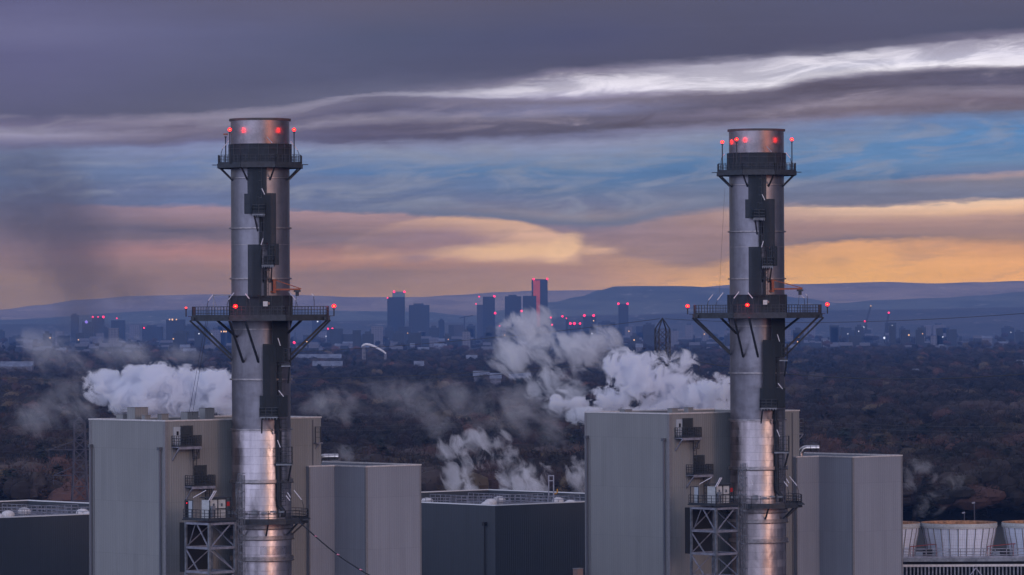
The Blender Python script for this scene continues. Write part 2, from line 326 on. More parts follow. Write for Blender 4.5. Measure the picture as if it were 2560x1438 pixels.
# ------------------------------------------------------------------ mesh helpers
class MB:
    def __init__(s): s.v = []; s.f = []
    def add(s, vs, fs):
        o = len(s.v); s.v += [tuple(v) for v in vs]; s.f += [tuple(i+o for i in f) for f in fs]; return s
    def box(s, x0, x1, y0, y1, z0, z1):
        return s.add([(x, y, z) for z in (z0, z1) for x, y in ((x0,y0),(x1,y0),(x1,y1),(x0,y1))],
                     [(0,3,2,1),(4,5,6,7),(0,1,5,4),(1,2,6,5),(2,3,7,6),(3,0,4,7)])
    def prism(s, poly, z0, z1, cap=True):
        n = len(poly); vs = [(x,y,z0) for x,y in poly]+[(x,y,z1) for x,y in poly]
        fs = [(i,(i+1)%n,n+(i+1)%n,n+i) for i in range(n)]
        if cap: fs += [tuple(range(n, 2*n)), tuple(reversed(range(n)))]
        return s.add(vs, fs)
    def bar(s, a, b, w, h=None):
        """square section bar"""
        a, b = Vector(a), Vector(b); d = (b-a); 
        if d.length < 1e-6: return s
        d.normalize(); up = Vector((0,0,1)) if abs(d.z) < .95 else Vector((0,1,0))
        x = d.cross(up).normalized()*(w/2); y = d.cross(x).normalized()*((h or w)/2)
        vs = [p+i*x+j*y for p in (a,b) for i,j in ((-1,-1),(1,-1),(1,1),(-1,1))]
        return s.add(vs, [(0,3,2,1),(4,5,6,7),(0,1,5,4),(1,2,6,5),(2,3,7,6),(3,0,4,7)])
    def tube(s, pts, r, n=8):
        pts = [Vector(p) for p in pts]; rings = []
        for i, p in enumerate(pts):
            d = (pts[min(i+1, len(pts)-1)]-pts[max(i-1, 0)]).normalized()
            up = Vector((0,0,1)) if abs(d.z) < .9 else Vector((0,1,0))
            x = d.cross(up).normalized(); y = d.cross(x)
            rr = r[i] if isinstance(r, (list, tuple)) else r
            rings.append([p+x*rr*math.cos(2*math.pi*k/n)+y*rr*math.sin(2*math.pi*k/n) for k in range(n)])
        vs = [v for q in rings for v in q]; m = len(pts)
        fs = [(i*n+k, i*n+(k+1)%n, (i+1)*n+(k+1)%n, (i+1)*n+k) for i in range(m-1) for k in range(n)]
        fs += [tuple(reversed(range(n))), tuple(range((m-1)*n, m*n))]
        return s.add(vs, fs)
    def lathe(s, prof, n=64, cx=0, cy=0, a0=0, a1=2*math.pi):
        full = abs(a1-a0-2*math.pi) < 1e-6; m = n if full else n+1
        vs = [(cx+r*math.sin(a0+(a1-a0)*k/n), cy-r*math.cos(a0+(a1-a0)*k/n), z) for r, z in prof for k in range(m)]
        fs = []
        for i in range(len(prof)-1):
            for k in range(n):
                k2 = (k+1) % m
                fs.append((i*m+k, i*m+k2, (i+1)*m+k2, (i+1)*m+k))
        return s.add(vs, fs)
    def ringbox(s, r0, r1, z0, z1, n=64, a0=0, a1=2*math.pi):
        return s.lathe([(r0,z0),(r1,z0),(r1,z1),(r0,z1),(r0,z0)], n, a0=a0, a1=a1)
    def sphere(s, c, r, n=12, m=8, rz=None):
        rz = rz or r
        prof = [(r*math.sin(math.pi*i/m)+1e-4, c[2]-rz*math.cos(math.pi*i/m)) for i in range(m+1)]
        return s.lathe(prof, n, c[0], c[1])
    def build(s, name, m, parent=None, loc=None, smooth=False, rot=None):
        me = bpy.data.meshes.new(name); me.from_pydata(s.v, [], s.f); me.update()
        if m: me.materials.append(m)
        if smooth: me.polygons.foreach_set('use_smooth', [True]*len(me.polygons))
        o = bpy.data.objects.new(name, me); col.objects.link(o)
        if parent: o.parent = parent
        if loc is not None: o.location = loc
        if rot is not None: o.rotation_euler = rot
        return o
def tag(o, label=None, cat=None, group=None, kind=None):
    if label: o['label'] = label
    if cat: o['category'] = cat
    if group: o['group'] = group
    if kind: o['kind'] = kind
    return o
def empty(name, loc, rz=0, label=None, cat=None, group=None):
    o = bpy.data.objects.new(name, None); o.location = loc; o.rotation_euler = (0,0,rz); o.empty_display_size = 1
    col.objects.link(o); return tag(o, label, cat, group)
def smooth_auto(o, ang=35):
    me = o.data; me.polygons.foreach_set('use_smooth', [True]*len(me.polygons))
    me.set_sharp_from_angle(angle=R(ang))
    return o

def ladder_mb(mb, cx, y, z0, z1, w=.5, cage=True, rung=.45, t=.06):
    for s in (-1, 1): mb.bar((cx+s*w/2, y, z0), (cx+s*w/2, y, z1), t)
    z = z0
    while z < z1:
        mb.bar((cx-w/2, y, z), (cx+w/2, y, z), .04); z += rung
    if cage:
        z = z0+2.0 if z1-z0 > 3 else z0
        r = .42
        arc = [(cx+math.sin(a)*r, y-.1-abs(math.cos(a))*r*1.3) for a in [R(k) for k in (-90,-55,-20,20,55,90)]]
        zz = z
        while zz < z1+.2:
            for i in range(5): mb.bar((*arc[i], zz), (*arc[i+1], zz), .06)
            zz += 1.0
        for p in arc: mb.bar((*p, z), (*p, z1), .045)
    return mb
def rail_mb(mb, pts, z, h=1.1, post=1.0, closed=False, t=.055, rails=3, panel=None):
    pts = list(pts)+([pts[0]] if closed else [])
    for a, b in zip(pts, pts[1:]):
        a2, b2 = Vector((a[0],a[1],0)), Vector((b[0],b[1],0)); L = (b2-a2).length; n = max(1, int(L/post))
        for i in range(n+1):
            p = a2.lerp(b2, i/n); mb.bar((p.x,p.y,z), (p.x,p.y,z+h), t)
        for k in range(rails):
            zz = z+h*(1-k/rails); mb.bar((a2.x,a2.y,zz), (b2.x,b2.y,zz), t)
        mb.bar((a2.x,a2.y,z+.1), (b2.x,b2.y,z+.1), .03, .18)
    return mb

# ------------------------------------------------------------------ the two flue stacks
s_ = 533/F
def XL(px, py=785): return (px-(652+.0045*(py-785)))*s_
def ZL(py): return 52-(py-787.8)*s_
RS = 73.3*s_
def octo(r, n=8, off=22.5, sx=1, sy=1): return [(sx*r*math.cos(R(off+360/n*k)), sy*r*math.sin(R(off+360/n*k))) for k in range(n)]
def on_r(x, r): return -math.sqrt(max(r*r-x*x, .01))

def floodlight(parent, x, y, z, h, dx_, tilt=.7):
    fl = MB().tube([(x,y,z),(x,y,z+h*.7),(x+dx_*.25,y,z+h)], .035, 6).build('floodlight', M['dark'], parent)
    a = Vector((x+dx_*.2, y, z+h*.97)); b = a+Vector((dx_, 0, abs(dx_)*1.25))
    MB().bar(a, b, .16, .1).build('lamp_tube', M['tube'], fl)
def redlamp(parent, x, y, z0, z1, lit=True, r=.24, mast=True):
    p = MB().tube([(x,y,z0),(x,y,z1-r)], .07, 6)
    p.tube([(x,y,z1-r-.12),(x,y,z1-r)], .14, 8)
    w = p.build('warning_lamp', M['dark'], parent)
    if lit:
        MB().sphere((0,0,0), r*.45, 12, 8, r*.3).build('bulb', M['lamp'], w, (x,y,z1), smooth=True)
        MB().sphere((0,0,0), r, 14, 8, r*.85).build('lamp_globe', M['glowred'], w, (x,y,z1), smooth=True)
        ld = bpy.data.lights.new('red_lamp_light', 'POINT'); ld.color = (1,.02,.015); ld.energy = 95; ld.shadow_soft_size = .32
        lo = bpy.data.objects.new('lamp_light', ld); col.objects.link(lo); lo.parent = w; lo.location = (x,y,z1)
    else: MB().box(x-.25,x+.25,y-.15,y+.15,z1-.1,z1+.1).build('lamp_globe', M['offled'], w)
def curved_panel(parent, name, px0, px1, py0, py1, rad, m, thick=.05, frame=True):
    x0, x1 = XL(px0,(py0+py1)/2), XL(px1,(py0+py1)/2); z1, z0 = ZL(py0), ZL(py1)
    a0, a1 = math.asin(max(-1,min(1,x0/rad))), math.asin(max(-1,min(1,x1/rad)))
    n = max(2, int((a1-a0)/R(12))+1)
    p = MB().ringbox(rad, rad+thick, z0, z1, n, a0, a1).build(name, m, parent)
    if frame:
        fr = MB()
        for k in range(n+1):
            a = a0+(a1-a0)*k/n; x, y = math.sin(a)*(rad-.05), -math.cos(a)*(rad-.05)
            fr.bar((x,y,z0),(x,y,z1), .06)
        z = z0
        while z <= z1+.01:
            fr.ringbox(rad-.09, rad-.04, z-.03, z+.03, n, a0, a1); z += (z1-z0)/max(1, round((z1-z0)/1.2))
        fr.build('frame', M['dark'], p)
    return p
def small_platform(parent, px0, px1, py, ydep, bl=None, rail=True, rh=1.1):
    """little rest platform: grating, two slanted brackets, rail"""
    x0, x1, z = XL(px0,py), XL(px1,py), ZL(py); yb = -RS+.0
    pf = MB().box(x0, x1, -ydep, -RS+.15, z-.10, z+.02)
    for k in range(6):
        xx = x0+(x1-x0)*(k+.5)/6; pf.bar((xx,-ydep-.02,z-.16),(xx,-RS+.1,z-.16),.07,.2)
    p = pf.build('rest_platform', M['galv'], parent)
    for xx in (x0+.25, x1-.25):
        MB().bar((xx,-ydep+.1,z-.2),(xx*.96+(.3 if xx<0 else -.1),-RS+.05,z-1.9),.16).build('bracket', M['dark'], p)
    if rail:
        r = rail_mb(MB(), [(x0,-RS-.2),(x0,-ydep),(x1,-ydep),(x1,-RS-.2)], z, rh, .6)
        r.build('railing', M['dark'], p)
    return p

def make_stack(name, label, center, variant):
    t = empty(name, (center.x, center.y, 0), 0, label, 'flue stack', 'flue stacks of the power station')
    if variant == 1:
        M['shell'] = steel_mat('stack_shell', (.20,.195,.23), .43, 5.81, 5, .14, .25, zoff=2.0, off=31.7)
        M['clad'] = steel_mat('stack_cladding', (.33,.295,.315), .36, .94, 9, .95, .5, off=17.3)
    # shell, upper matt part
    sh = MB().lathe([(RS-.15, ZL(298)-1.5),(RS-.15, ZL(298)),(RS-.15, ZL(340)),(RS, ZL(360)),(RS, ZL(1073))], 96).build('shell', M['shell'], t); smooth_auto(sh)
    cl = MB().lathe([(RS+.02, ZL(1073)),(RS+.06, ZL(1076)),(RS+.06, 0)], 96).build('cladding', M['clad'], t); smooth_auto(cl)
    tip = MB().lathe([(RS-.02, ZL(299)),(RS+.01, ZL(299)),(RS+.01, ZL(362))], 96).build('flue_tip', M['tip'], t); smooth_auto(tip)
    MB().ringbox(RS-.2, RS+.18, ZL(303), ZL(297.5), 96).build('top_rim', M['rimdark'], t)
    for py, h, pr in ((446,.10,.12),(571,.16,.22),(697,.16,.22),(823,.12,.16),(948,.18,.24),(1073,.16,.26)):
        smooth_auto(MB().ringbox(RS-.02, RS+pr, ZL(py)-h/2, ZL(py)+h/2, 96).build('stiffener_ring', M['ring'], t))
    smooth_auto(MB().ringbox(RS+.0, RS+.035, ZL(947), ZL(932), 96).build('wrapper_band', M['shell'], t))
    smooth_auto(MB().ringbox(RS+.0, RS+.03, ZL(613), ZL(611.5), 96).build('wrapper_band', M['ring'], t))
    for py0, py1, pr in ((1197,1205,.28),(1311,1319,.26),(1337,1346,.30),(1389,1399,.30)):
        smooth_auto(MB().ringbox(RS+.04, RS+pr, ZL(py1), ZL(py0), 96).build('stiffener_ring', M['ring'], t))
        smooth_auto(MB().ringbox(RS+.04, RS+pr+.08, ZL(py1+1.6), ZL(py1), 96).build('stiffener_ring', M['rimdark'], t))
    # top platform
    ro = 5.25
    zt = ZL(411)
    pl = MB().prism(octo(ro), zt-.12, zt+.02)
    pl.box(-ro*.94-.6, ro*.94+.6, -.25, .25, zt-.1, zt-.02)
    op = octo(ro-.1)
    for a, b in zip(op, op[1:]+op[:1]): pl.bar((*a, zt-.3), (*b, zt-.3), .18, .36)
    for k in range(24):
        a = R(15*k+7); pl.bar((math.sin(a)*RS, -math.cos(a)*RS, zt-.32), (math.sin(a)*(ro-.5), -math.cos(a)*(ro-.5), zt-.32), .12, .3)
    tp = pl.build('top_platform', M['dark'], t)
    rail_mb(MB(), octo(ro-.12), zt, 1.0, .55, True).build('railing', M['dark'], tp)
    for k in range(8):
        a = R(22.5+45*k); MB().bar((math.cos(a)*(ro-.3), math.sin(a)*(ro-.3), zt-.45), (math.cos(a)*RS, math.sin(a)*RS, ZL(452)), .15).build('strut', M['dark'], tp)
    # wind screen collar above top platform
    zc = ZL(362)
    MB().ringbox(RS+.14, RS+.2, zt, zc, 20).build('wind_screen', M['screen'], t)
    fr = MB()
    for k in range(20):
        a = 2*math.pi*k/20; x, y = math.sin(a)*(RS+.24), -math.cos(a)*(RS+.24); fr.bar((x,y,zt),(x,y,zc+.05),.07)
    for zz in (zc, zc-.5): fr.ringbox(RS+.2, RS+.28, zz-.04, zz+.04, 20)
    fr.build('screen_frame', M['dark'], t)
    zl_ = ZL(327)
    if variant == 0:
        redlamp(t, XL(579,327), -3.7, zt, zl_); redlamp(t, XL(738,327), -2.9, zt, zl_)
        redlamp(t, XL(563,335), .6, zt, ZL(335), False)
        redlamp(t, 1.2, 4.6, zt, zl_)
        floodlight(t, XL(552,380), .5, zt, 1.9, .75); floodlight(t, XL(747,380), .3, zt, 1.7, -.8)
    else:
        redlamp(t, XL(580,358)-1.0, -.5, zt, ZL(331)); redlamp(t, XL(593,325), -3.9, zt, zl_); redlamp(t, XL(741,326), -2.9, zt, zl_)
        redlamp(t, 1.2, 4.6, zt, zl_)
        floodlight(t, XL(556,380), .5, zt, 1.9, .35); floodlight(t, XL(741,380), -1.3, zt, 1.7, -.55)
    fl = MB().bar((XL(672,350),-RS-1.0,ZL(346)),(XL(685,350),-RS-1.0,ZL(361)),.08).build('lamp_tube', M['galvlight'], t)
    # middle platform
    rm = 8.55; zm = ZL(791)
    mp = MB(); outer = octo(rm, 8, 22.5, 1.0, .9)
    mp.prism(outer, zm-.1, zm+.03)
    for a, b in zip(outer, outer[1:]+outer[:1]): mp.bar((a[0]*.985,a[1]*.985, zm-.3), (b[0]*.985,b[1]*.985, zm-.3), .2, .42)
    for k in range(-7, 8):
        x = k*1.08; yy = rm*.8 if abs(x) < 4 else rm*.42; mp.bar((x,-yy,zm-.28),(x,yy,zm-.28),.16,.34)
    mp.box(-rm*.93-.45, rm*.93+.45, -.3, .3, zm-.02, zm+.05)
    mo = mp.build('middle_platform', M['dark'], t)
    rail_mb(MB(), [(x*.98,y*.98) for x,y in outer], zm, 1.12, .45, True).build('railing', M['dark'], mo)
    st = MB()
    for (ax, ay), (bx, bz) in {(-8.1,-1.6):(-3.3,900), (-7.6,2.2):(-3.3,893), (8.1,-1.6):(3.3,905), (7.6,2.2):(3.3,890),
                               (-4.7,-5.0):(-2.7,842), (4.9,-4.6):(3.1,835), (-3.2,-7.4):(-1.9,905), (-1.4,-7.4):(-.1,905), (3.2,7.2):(2.2,900), (-3.2,7.2):(-2.2,900)}.items():
        by = math.copysign(math.sqrt(max(RS*RS-min(bx*bx, RS*RS), 0)), ay) if abs(bx) < RS else 0
        if abs(bx) >= 3.3: bx = math.copysign(RS*.97, bx); by = math.copysign(.8, ay)
        MB().bar((ax, ay, zm-.45), (bx, by, ZL(bz)), .22, .2).build('strut', M['dark'], mo)
    zk = ZL(740)
    MB().ringbox(RS+.18, RS+.24, zm, zk, 16).build('wind_screen', M['screen'], t)
    fr = MB()
    for k in range(16):
        a = 2*math.pi*k/16; x, y = math.sin(a)*(RS+.28), -math.cos(a)*(RS+.28); fr.bar((x,y,zm),(x,y,zk+.05),.07)
    fr.ringbox(RS+.24, RS+.32, zk-.05, zk+.03, 16)
    fr.build('screen_frame', M['dark'], t)
    MB().box(XL(663),XL(674),-RS-1.0,-RS-.5,ZL(766),ZL(754)).build('junction_box', M['white'], t)
    MB().box(XL(674)+.02,XL(679),-RS-.9,-RS-.5,ZL(762),ZL(756)).build('junction_box', M['skin'], t)
    # lamps of the middle platform
    zr = zm+1.12+.25
    if variant == 0:
        redlamp(t, XL(467), -1.2, zm, ZL(769), True, .13); redlamp(t, XL(599), -8.0, zm, ZL(766), True, .26); redlamp(t, XL(836), -1.2, zm, ZL(766), True, .26)
        fls = [(517,.8,1.9,.62),(570,-1.5,2.0,.8),(631,-4.6,2.1,-.45),(745,-2.0,1.9,-.8),(786,-.5,2.4,-.25)]
    else:
        redlamp(t, XL(465), -1.2, zm, ZL(769), True, .26); redlamp(t, XL(617), -8.0, zm, ZL(767), True, .26); redlamp(t, XL(838), -1.2, zm, ZL(766), True, .26)
        fls = [(520,.8,1.8,.55),(541,-1.5,1.8,.72),(582,-4.6,2.0,.65),(637,-4.6,2.0,-.55),(776,-2.0,2.0,-.3),(786,-.5,2.3,-.2)]
    for px, y, h, d in fls: floodlight(t, XL(px), y, zm, h, d)
    # orange davit crane
    yd = -3.2
    dv = MB().bar((XL(690,710),yd,ZL(733)),(XL(690,710),yd,ZL(699)),.32)
    dv.bar((XL(690,710),yd,ZL(725)),(XL(754 if variant == 0 else 768,710),yd,ZL(724)),.2)
    dv.bar((XL(692,710),yd,ZL(701)),(XL(756 if variant == 0 else 770,710),yd,ZL(723)),.1)
    dv.bar((XL(690,710),yd,ZL(702)),(XL(680,710),-RS+.3,ZL(702)),.16); dv.bar((XL(690,710),yd,ZL(730)),(XL(680,710),-RS+.3,ZL(730)),.16)
    d = dv.build('davit_crane', M['orange'], t)
    xh = XL(746 if variant == 0 else 762, 710)
    h = MB().box(xh-.4,xh+.4,yd-.25,yd+.25,ZL(731),ZL(726)); h.tube([(xh,yd,ZL(741)),(xh,yd,ZL(730))],.2,10)
    h.build('hoist', M['dark'], d)
    MB().bar((xh-.1,yd,ZL(741)),(xh-.25,yd,ZL(780)),.045).build('hoist_rope', M['dark'], d)
    if variant == 0:
        g2 = MB().bar((XL(534,738),-.5,ZL(738)),(XL(575,738),-.5,ZL(738)),.09); g2.bar((XL(534,738),-.5,ZL(735)),(XL(534,738),-.5,ZL(772)),.07); g2.bar((XL(534,738),-.5,ZL(740)),(XL(544,738),-.5,ZL(772)),.05)
        g2.build('rope_frame', M['galv'], t)
    # climbing way: mesh screens, ladders, cable tray, rest platforms
    rr = RS+.95
    for a in ((624,671,415,487),(616,664,487,536),(664,694,486,611),(625,658,613,742),(675,701,611,663)):
        curved_panel(t, 'mesh_screen', *a, rr, M['mesh'])
    for a in ((663,695,860,1040),(655,668,988,1040),(694,722,988,1040)):
        curved_panel(t, 'mesh_screen', *a, rr+.1, M['mesh'])
    for px0, px1, p0, p1 in ((645,652,415,540),(653,660,540,640),(664,671,640,742),(688,712,800,850),(697,708,850,985),(693,701,985,1072)):
        x0, x1 = XL(px0,(p0+p1)/2), XL(px1,(p0+p1)/2)
        MB().box(x0, x1, on_r((x0+x1)/2, RS)-.42, on_r((x0+x1)/2, RS)+.1, ZL(p1), ZL(p0)).build('cable_tray', M['cable'], t)
    for cx, p0, p1 in ((655,415,540),(649,487,538),(661,541,667),(682,613,667),(670,667,742)):
        lb = ladder_mb(MB(), XL(cx,p0), -RS-.35, ZL(p1), ZL(p0), cage=True); lb.build('ladder', M['dark'], t)
    for cx, p0, p1 in ((706,800,915),(699,905,1040),(714,797,870),(711,1045,1262),(705,1200,1290)):
        lb = ladder_mb(MB(), XL(cx,p0), on_r(XL(cx,p0),RS)-.45, ZL(p1), ZL(p0), cage=True); lb.build('ladder', M['dark'], t)
    curved_panel(t, 'mesh_screen', 686, 722, 800, 905, rr, M['mesh'])
    # dark vertical risers right of the ladders
    small_platform(t, 636, 668, 538, RS+1.3); small_platform(t, 659, 690, 665, RS+1.3)
    small_platform(t, 655, 700, 1041, RS+1.4)
    for px0, px1, py in ((706,729,914),(694,733,1159)):
        x0, x1, z = XL(px0,py), XL(px1,py), ZL(py)
        p = MB().box(x0,x1,-3.4,-1.6,z-.12,z+.02).build('rest_platform', M['galv'], t)
        rail_mb(MB(), [(x0,-3.35),(x1,-3.35),(x1,-1.6)], z, 2.0, .35, rails=4).build('railing', M['dark'], p)
        MB().bar((x1-.1,-3.0,z-.15),(XL(722,py),-1.9,z-2.0),.16).build('bracket', M['dark'], p)
    # folding of the cable duct below 1073
    dp = MB().tube([(XL(694,1066),-2.9,ZL(1062)),(XL(696,1075),-2.9,ZL(1073)),(XL(700,1082),-3.0,ZL(1080)),(XL(700,1150),-3.0,ZL(1180)),(XL(702,1250),-3.0,ZL(1262)),(XL(712,1270),-3.1,ZL(1275)),(XL(711,1288),-3.1,ZL(1290))], .27, 10)
    dp.build('cable_duct', M['cable'], t)
    for (x0,p0,x1,p1) in ((660,474,667,489),(663,598,658,614),(700,845,706,864),(702,975,714,990),(699,1098,706,1116),(631,1232,634,1244),(724,1228,731,1240)):
        f = MB().bar((XL(x0,p0),-RS-1.25,ZL(p0)),(XL(x1,p1),-RS-1.25,ZL(p1)),.09).build('lamp_tube', M['tube'], t)
    # bottom platform
    rb = 5.55; zb = ZL(1297)
    ring = octo(rb, 16, 11.25)
    bp = MB().prism(ring, zb-.1, zb+.03)
    for a, b in zip(ring, ring[1:]+ring[:1]): bp.bar((a[0]*.98,a[1]*.98,zb-.28),(b[0]*.98,b[1]*.98,zb-.28),.14,.36)
    bp.box(4.2, 5.6, -2.6, 1.5, zb-.1, zb+.035)
    bo = bp.build('lower_platform', M['dark'], t)
    rail_mb(MB(), [(x*.98,y*.98) for x,y in ring], zb, 1.1, .9, True).build('railing', M['dark'], bo)
    for k in range(8):
        a = R(11.25+45*k); MB().bar((math.cos(a)*(rb-.4), math.sin(a)*(rb-.4), zb-.4), (math.cos(a)*RS, math.sin(a)*RS, ZL(1340)), .17).build('strut', M['dark'], bo)
    for px, y, h, dd in ((731,-3.5,2.3,-.45),(760,-1.5,2.3,-.9)): floodlight(t, XL(px,1280), y, zb, h, dd)
    wk = MB(); rnd = random.Random(3)
    for k in range(7):
        a = R(-50+k*14); wk.box(math.sin(a)*4.4-.3, math.sin(a)*4.4+.35, -math.cos(a)*4.4-.2, -math.cos(a)*4.4+.2, zb+.6+rnd.random()*.3, zb+.85+rnd.random()*.4)
    wk.build('probe_box', M['galv'], t)
    MB().box(-3,3,2.6,8.5,18,ZL(1330)).build('inlet_duct', M['roof'], t)
    return t
SL = P(652, 785, 533); SR = P(1893, 785, 570)
make_stack('flue_stack', 'nearer taller-looking metal flue stack left of the skyline, with rope frame on its middle platform', SL, 0)
make_stack('flue_stack', 'metal flue stack on the right against the orange sky, by the long pylon wires', SR, 1)

# ------------------------------------------------------------------ boiler houses, annexes
AL = R(48); vdir = Vector((math.sin(AL), math.cos(AL), 0)); udir = Vector((-math.cos(AL), math.sin(AL), 0))
ROT = math.pi/2-AL          # local X = right-going wall, local Y = left-going wall
def solve(Pt, d, px):
    """length along d from Pt so that the far end shows at photo column px"""
    k = (px-1280)/F
    return (k*Pt.y-Pt.x)/(d.x-k*d.y)
def shell_building(name, poly, z, parent, wallm, copem, parapet=.9, thick=.35, copew=.5, name_wall='wall', cope_h=.16, drop=None):
    n = len(poly)
    w = MB().prism(poly, 0, z, cap=False)
    cx = sum(p[0] for p in poly)/n; cy = sum(p[1] for p in poly)/n
    def inset(d):
        res = []
        for i in range(n):
            a, b, c = Vector(poly[i-1]), Vector(poly[i]), Vector(poly[(i+1) % n])
            e1 = (b-a).normalized(); e2 = (c-b).normalized()
            n1 = Vector((-e1.y, e1.x)); n2 = Vector((-e2.y, e2.x))
            res.append(tuple(b+(n1+n2)*d/(1+n1.dot(n2))))
        return res
    inn = inset(thick)
    iw = MB(); m = n
    iw.add([(x,y,z-parapet) for x,y in inn]+[(x,y,z) for x,y in inn], [(i,m+i,m+(i+1)%m,(i+1)%m) for i in range(m)])
    o = w.build(name_wall, wallm, parent)
    iw.build('parapet_lining', wallm if not drop else drop, parent)
    out_ = inset(-.07); inn2 = inset(thick+.03)
    c = MB(); vs = [(x,y,z+.004) for x,y in out_]+[(x,y,z+cope_h) for x,y in out_]+[(x,y,z+cope_h) for x,y in inn2]+[(x,y,z+.004) for x,y in inn2]
    fs = []
    for i in range(n):
        j = (i+1) % n
        for k in range(4): fs.append((k*n+i, k*n+j, ((k+1)%4)*n+j, ((k+1)%4)*n+i))
    c.add(vs, fs).build('coping', copem, parent)
    ri = inset(thick+.01)
    MB().add([(x,y,z-parapet+.01) for x,y in ri], [tuple(range(n))]).build('roof', M['roof'], parent)
    return o

def balcony(parent, x, z, w, dep, door=True, cagex=None, side=-1):
    """on the local y=0 wall, outward is -y"""
    b = MB().box(x, x+w, -dep, -.02, z-.12, z)
    b.bar((x,-dep,z-.2),(x+w,-dep,z-.2),.12,.2)
    o = b.build('balcony', M['galvlight'], parent)
    for xx in (x+.1, x+w-.1): MB().bar((xx,-dep+.1,z-.25),(xx,-.05,z-1.6),.13).build('bracket', M['galvlight'], o)
    rl = rail_mb(MB(), [(x,-.1),(x,-dep),(x+w,-dep),(x+w,-.1)], z, 1.25, .35, rails=4)
    rl.build('railing', M['dark'], o)
    MB().box(x+w*.35, x+w, -dep+.02, -dep+.05, z+.05, z+1.3).build('mesh_infill', M['infill'], o)
    MB().box(x+w*.35, x+w*.9, -.25, -.2, z+.05, z+2.4).build('mesh_infill', M['infill'], o)
    return o
def make_house(name, label, corner, zroof, Llen, Wlen, var):
    t = empty(name, (corner.x, corner.y, 0), ROT, label, 'boiler house', 'boiler houses beside the flue stacks')
    shell_building('wall', [(0,0),(Wlen,0),(Wlen,Llen),(0,Llen)], zroof, t, M['house'], M['coping'])
    # corner and edge trims
    tr = MB().box(-.06,.35,-.06,-.02,0,zroof); tr.box(-.06,-.02,-.02,.35,0,zroof); tr.box(-.06,-.02,Llen-.4,Llen,0,zroof)
    tr.build('corner_trim', M['trim'], t)
    x1 = Wlen-1.35
    MB().box(x1, x1+.12, -.07, -.02, 0, zroof-.2).build('corner_trim', M['pipe'], t)
    # downpipes on the left wall (local x=0)
    for yy, zt in ((.75, zroof-3.3),(Llen-.55, zroof-3.2)):
        dpp = MB().tube([(-.22,yy,0),(-.22,yy,zt)], .13, 8).build('downpipe', M['pipe'], t)
        MB().box(-.5,-.04,yy-.22,yy+.22,zt,zt+.35).build('hopper', M['pipe'], dpp)
        MB().box(-.075,-.03,yy-.42,yy-.28,0,zt).build('corner_trim', M['trim'], t)
    # roof plant
    rp = [(2.5,11.3,1.6,.5),(2.0,8.3,1.9,1.35),(2.0,6.4,.8,.5),(5.2,7.4,1.0,.55),(9.5,8,1.6,.7),(12.5,8.5,1.4,1.1)] if var == 0 else [(3.0,2.6,1.0,.5),(4.8,1.6,.9,.6),(1.5,9.5,1.2,.3)]
    for x, y, w, h in rp:
        bx = MB().box(x,x+w,y,y+w*.8,zroof-.9,zroof+h+.1).build('roof_vent', M['house'], t)
        MB().box(x-.05,x+w+.05,y-.05,y+w*.8+.05,zroof+h+.104,zroof+h+.16).build('vent_cap', M['trim'], bx)
    # balconies with door and ladders
    b1x = .9; z1 = zroof-2.9
    balcony(t, b1x, z1, 3.3, 1.35)
    d = MB().box(b1x+.25, b1x+1.35, -.1, -.03, z1+.02, z1+2.25).build('door', M['doorw'], t)
    MB().box(b1x+.65, b1x+.95, -.13, -.105, z1+1.3, z1+1.75).build('door_window', M['black'], d)
    ladder_mb(MB(), b1x+3.0, -.5, z1-3.4, z1+.2, cage=True).build('ladder', M['dark'], t)
    z2 = z1-4.6; b2x = b1x+1.9
    balcony(t, b2x, z2, 3.4, 1.35)
    ladder_mb(MB(), b2x+1.8, -.5, z2, z1-3.0, cage=True).build('ladder', M['dark'], t)
    ladder_mb(MB(), b2x+2.9, -.5, z2-5.4, z2+.2, cage=True).build('ladder', M['dark'], t)
    # small ladder cage near the far end of the wall
    xe, ze = (Wlen-1.15, zroof-2.9) if var == 0 else (Wlen-1.0, zroof-2.9)
    if var == 0:
        e = MB().box(xe,xe+1.0,-.55,-.02,ze-.1,ze).build('rest_platform', M['galvlight'], t)
        ladder_mb(MB(), xe+.5, -.25, ze, ze+1.9, .8, cage=False, rung=.62, t=.09).build('ladder', M['dark'], t)
        MB().bar((xe+.5,-.5,ze-.15),(xe+.3,-.04,ze-.7),.1).build('bracket', M['galvlight'], e)
    else:
        e = MB().box(Wlen+.03,Wlen+1.1,.3,1.6,ze-.1,ze).build('rest_platform', M['galvlight'], t)
        rail_mb(MB(), [(Wlen+.1,.35),(Wlen+1.05,.35),(Wlen+1.05,1.6)], ze, 1.9, .5, rails=4).build('railing', M['galv'], e)
        MB().bar((Wlen+1.0,.4,ze-.15),(Wlen+.1,.4,ze-.9),.1).build('bracket', M['galvlight'], e)
    return t
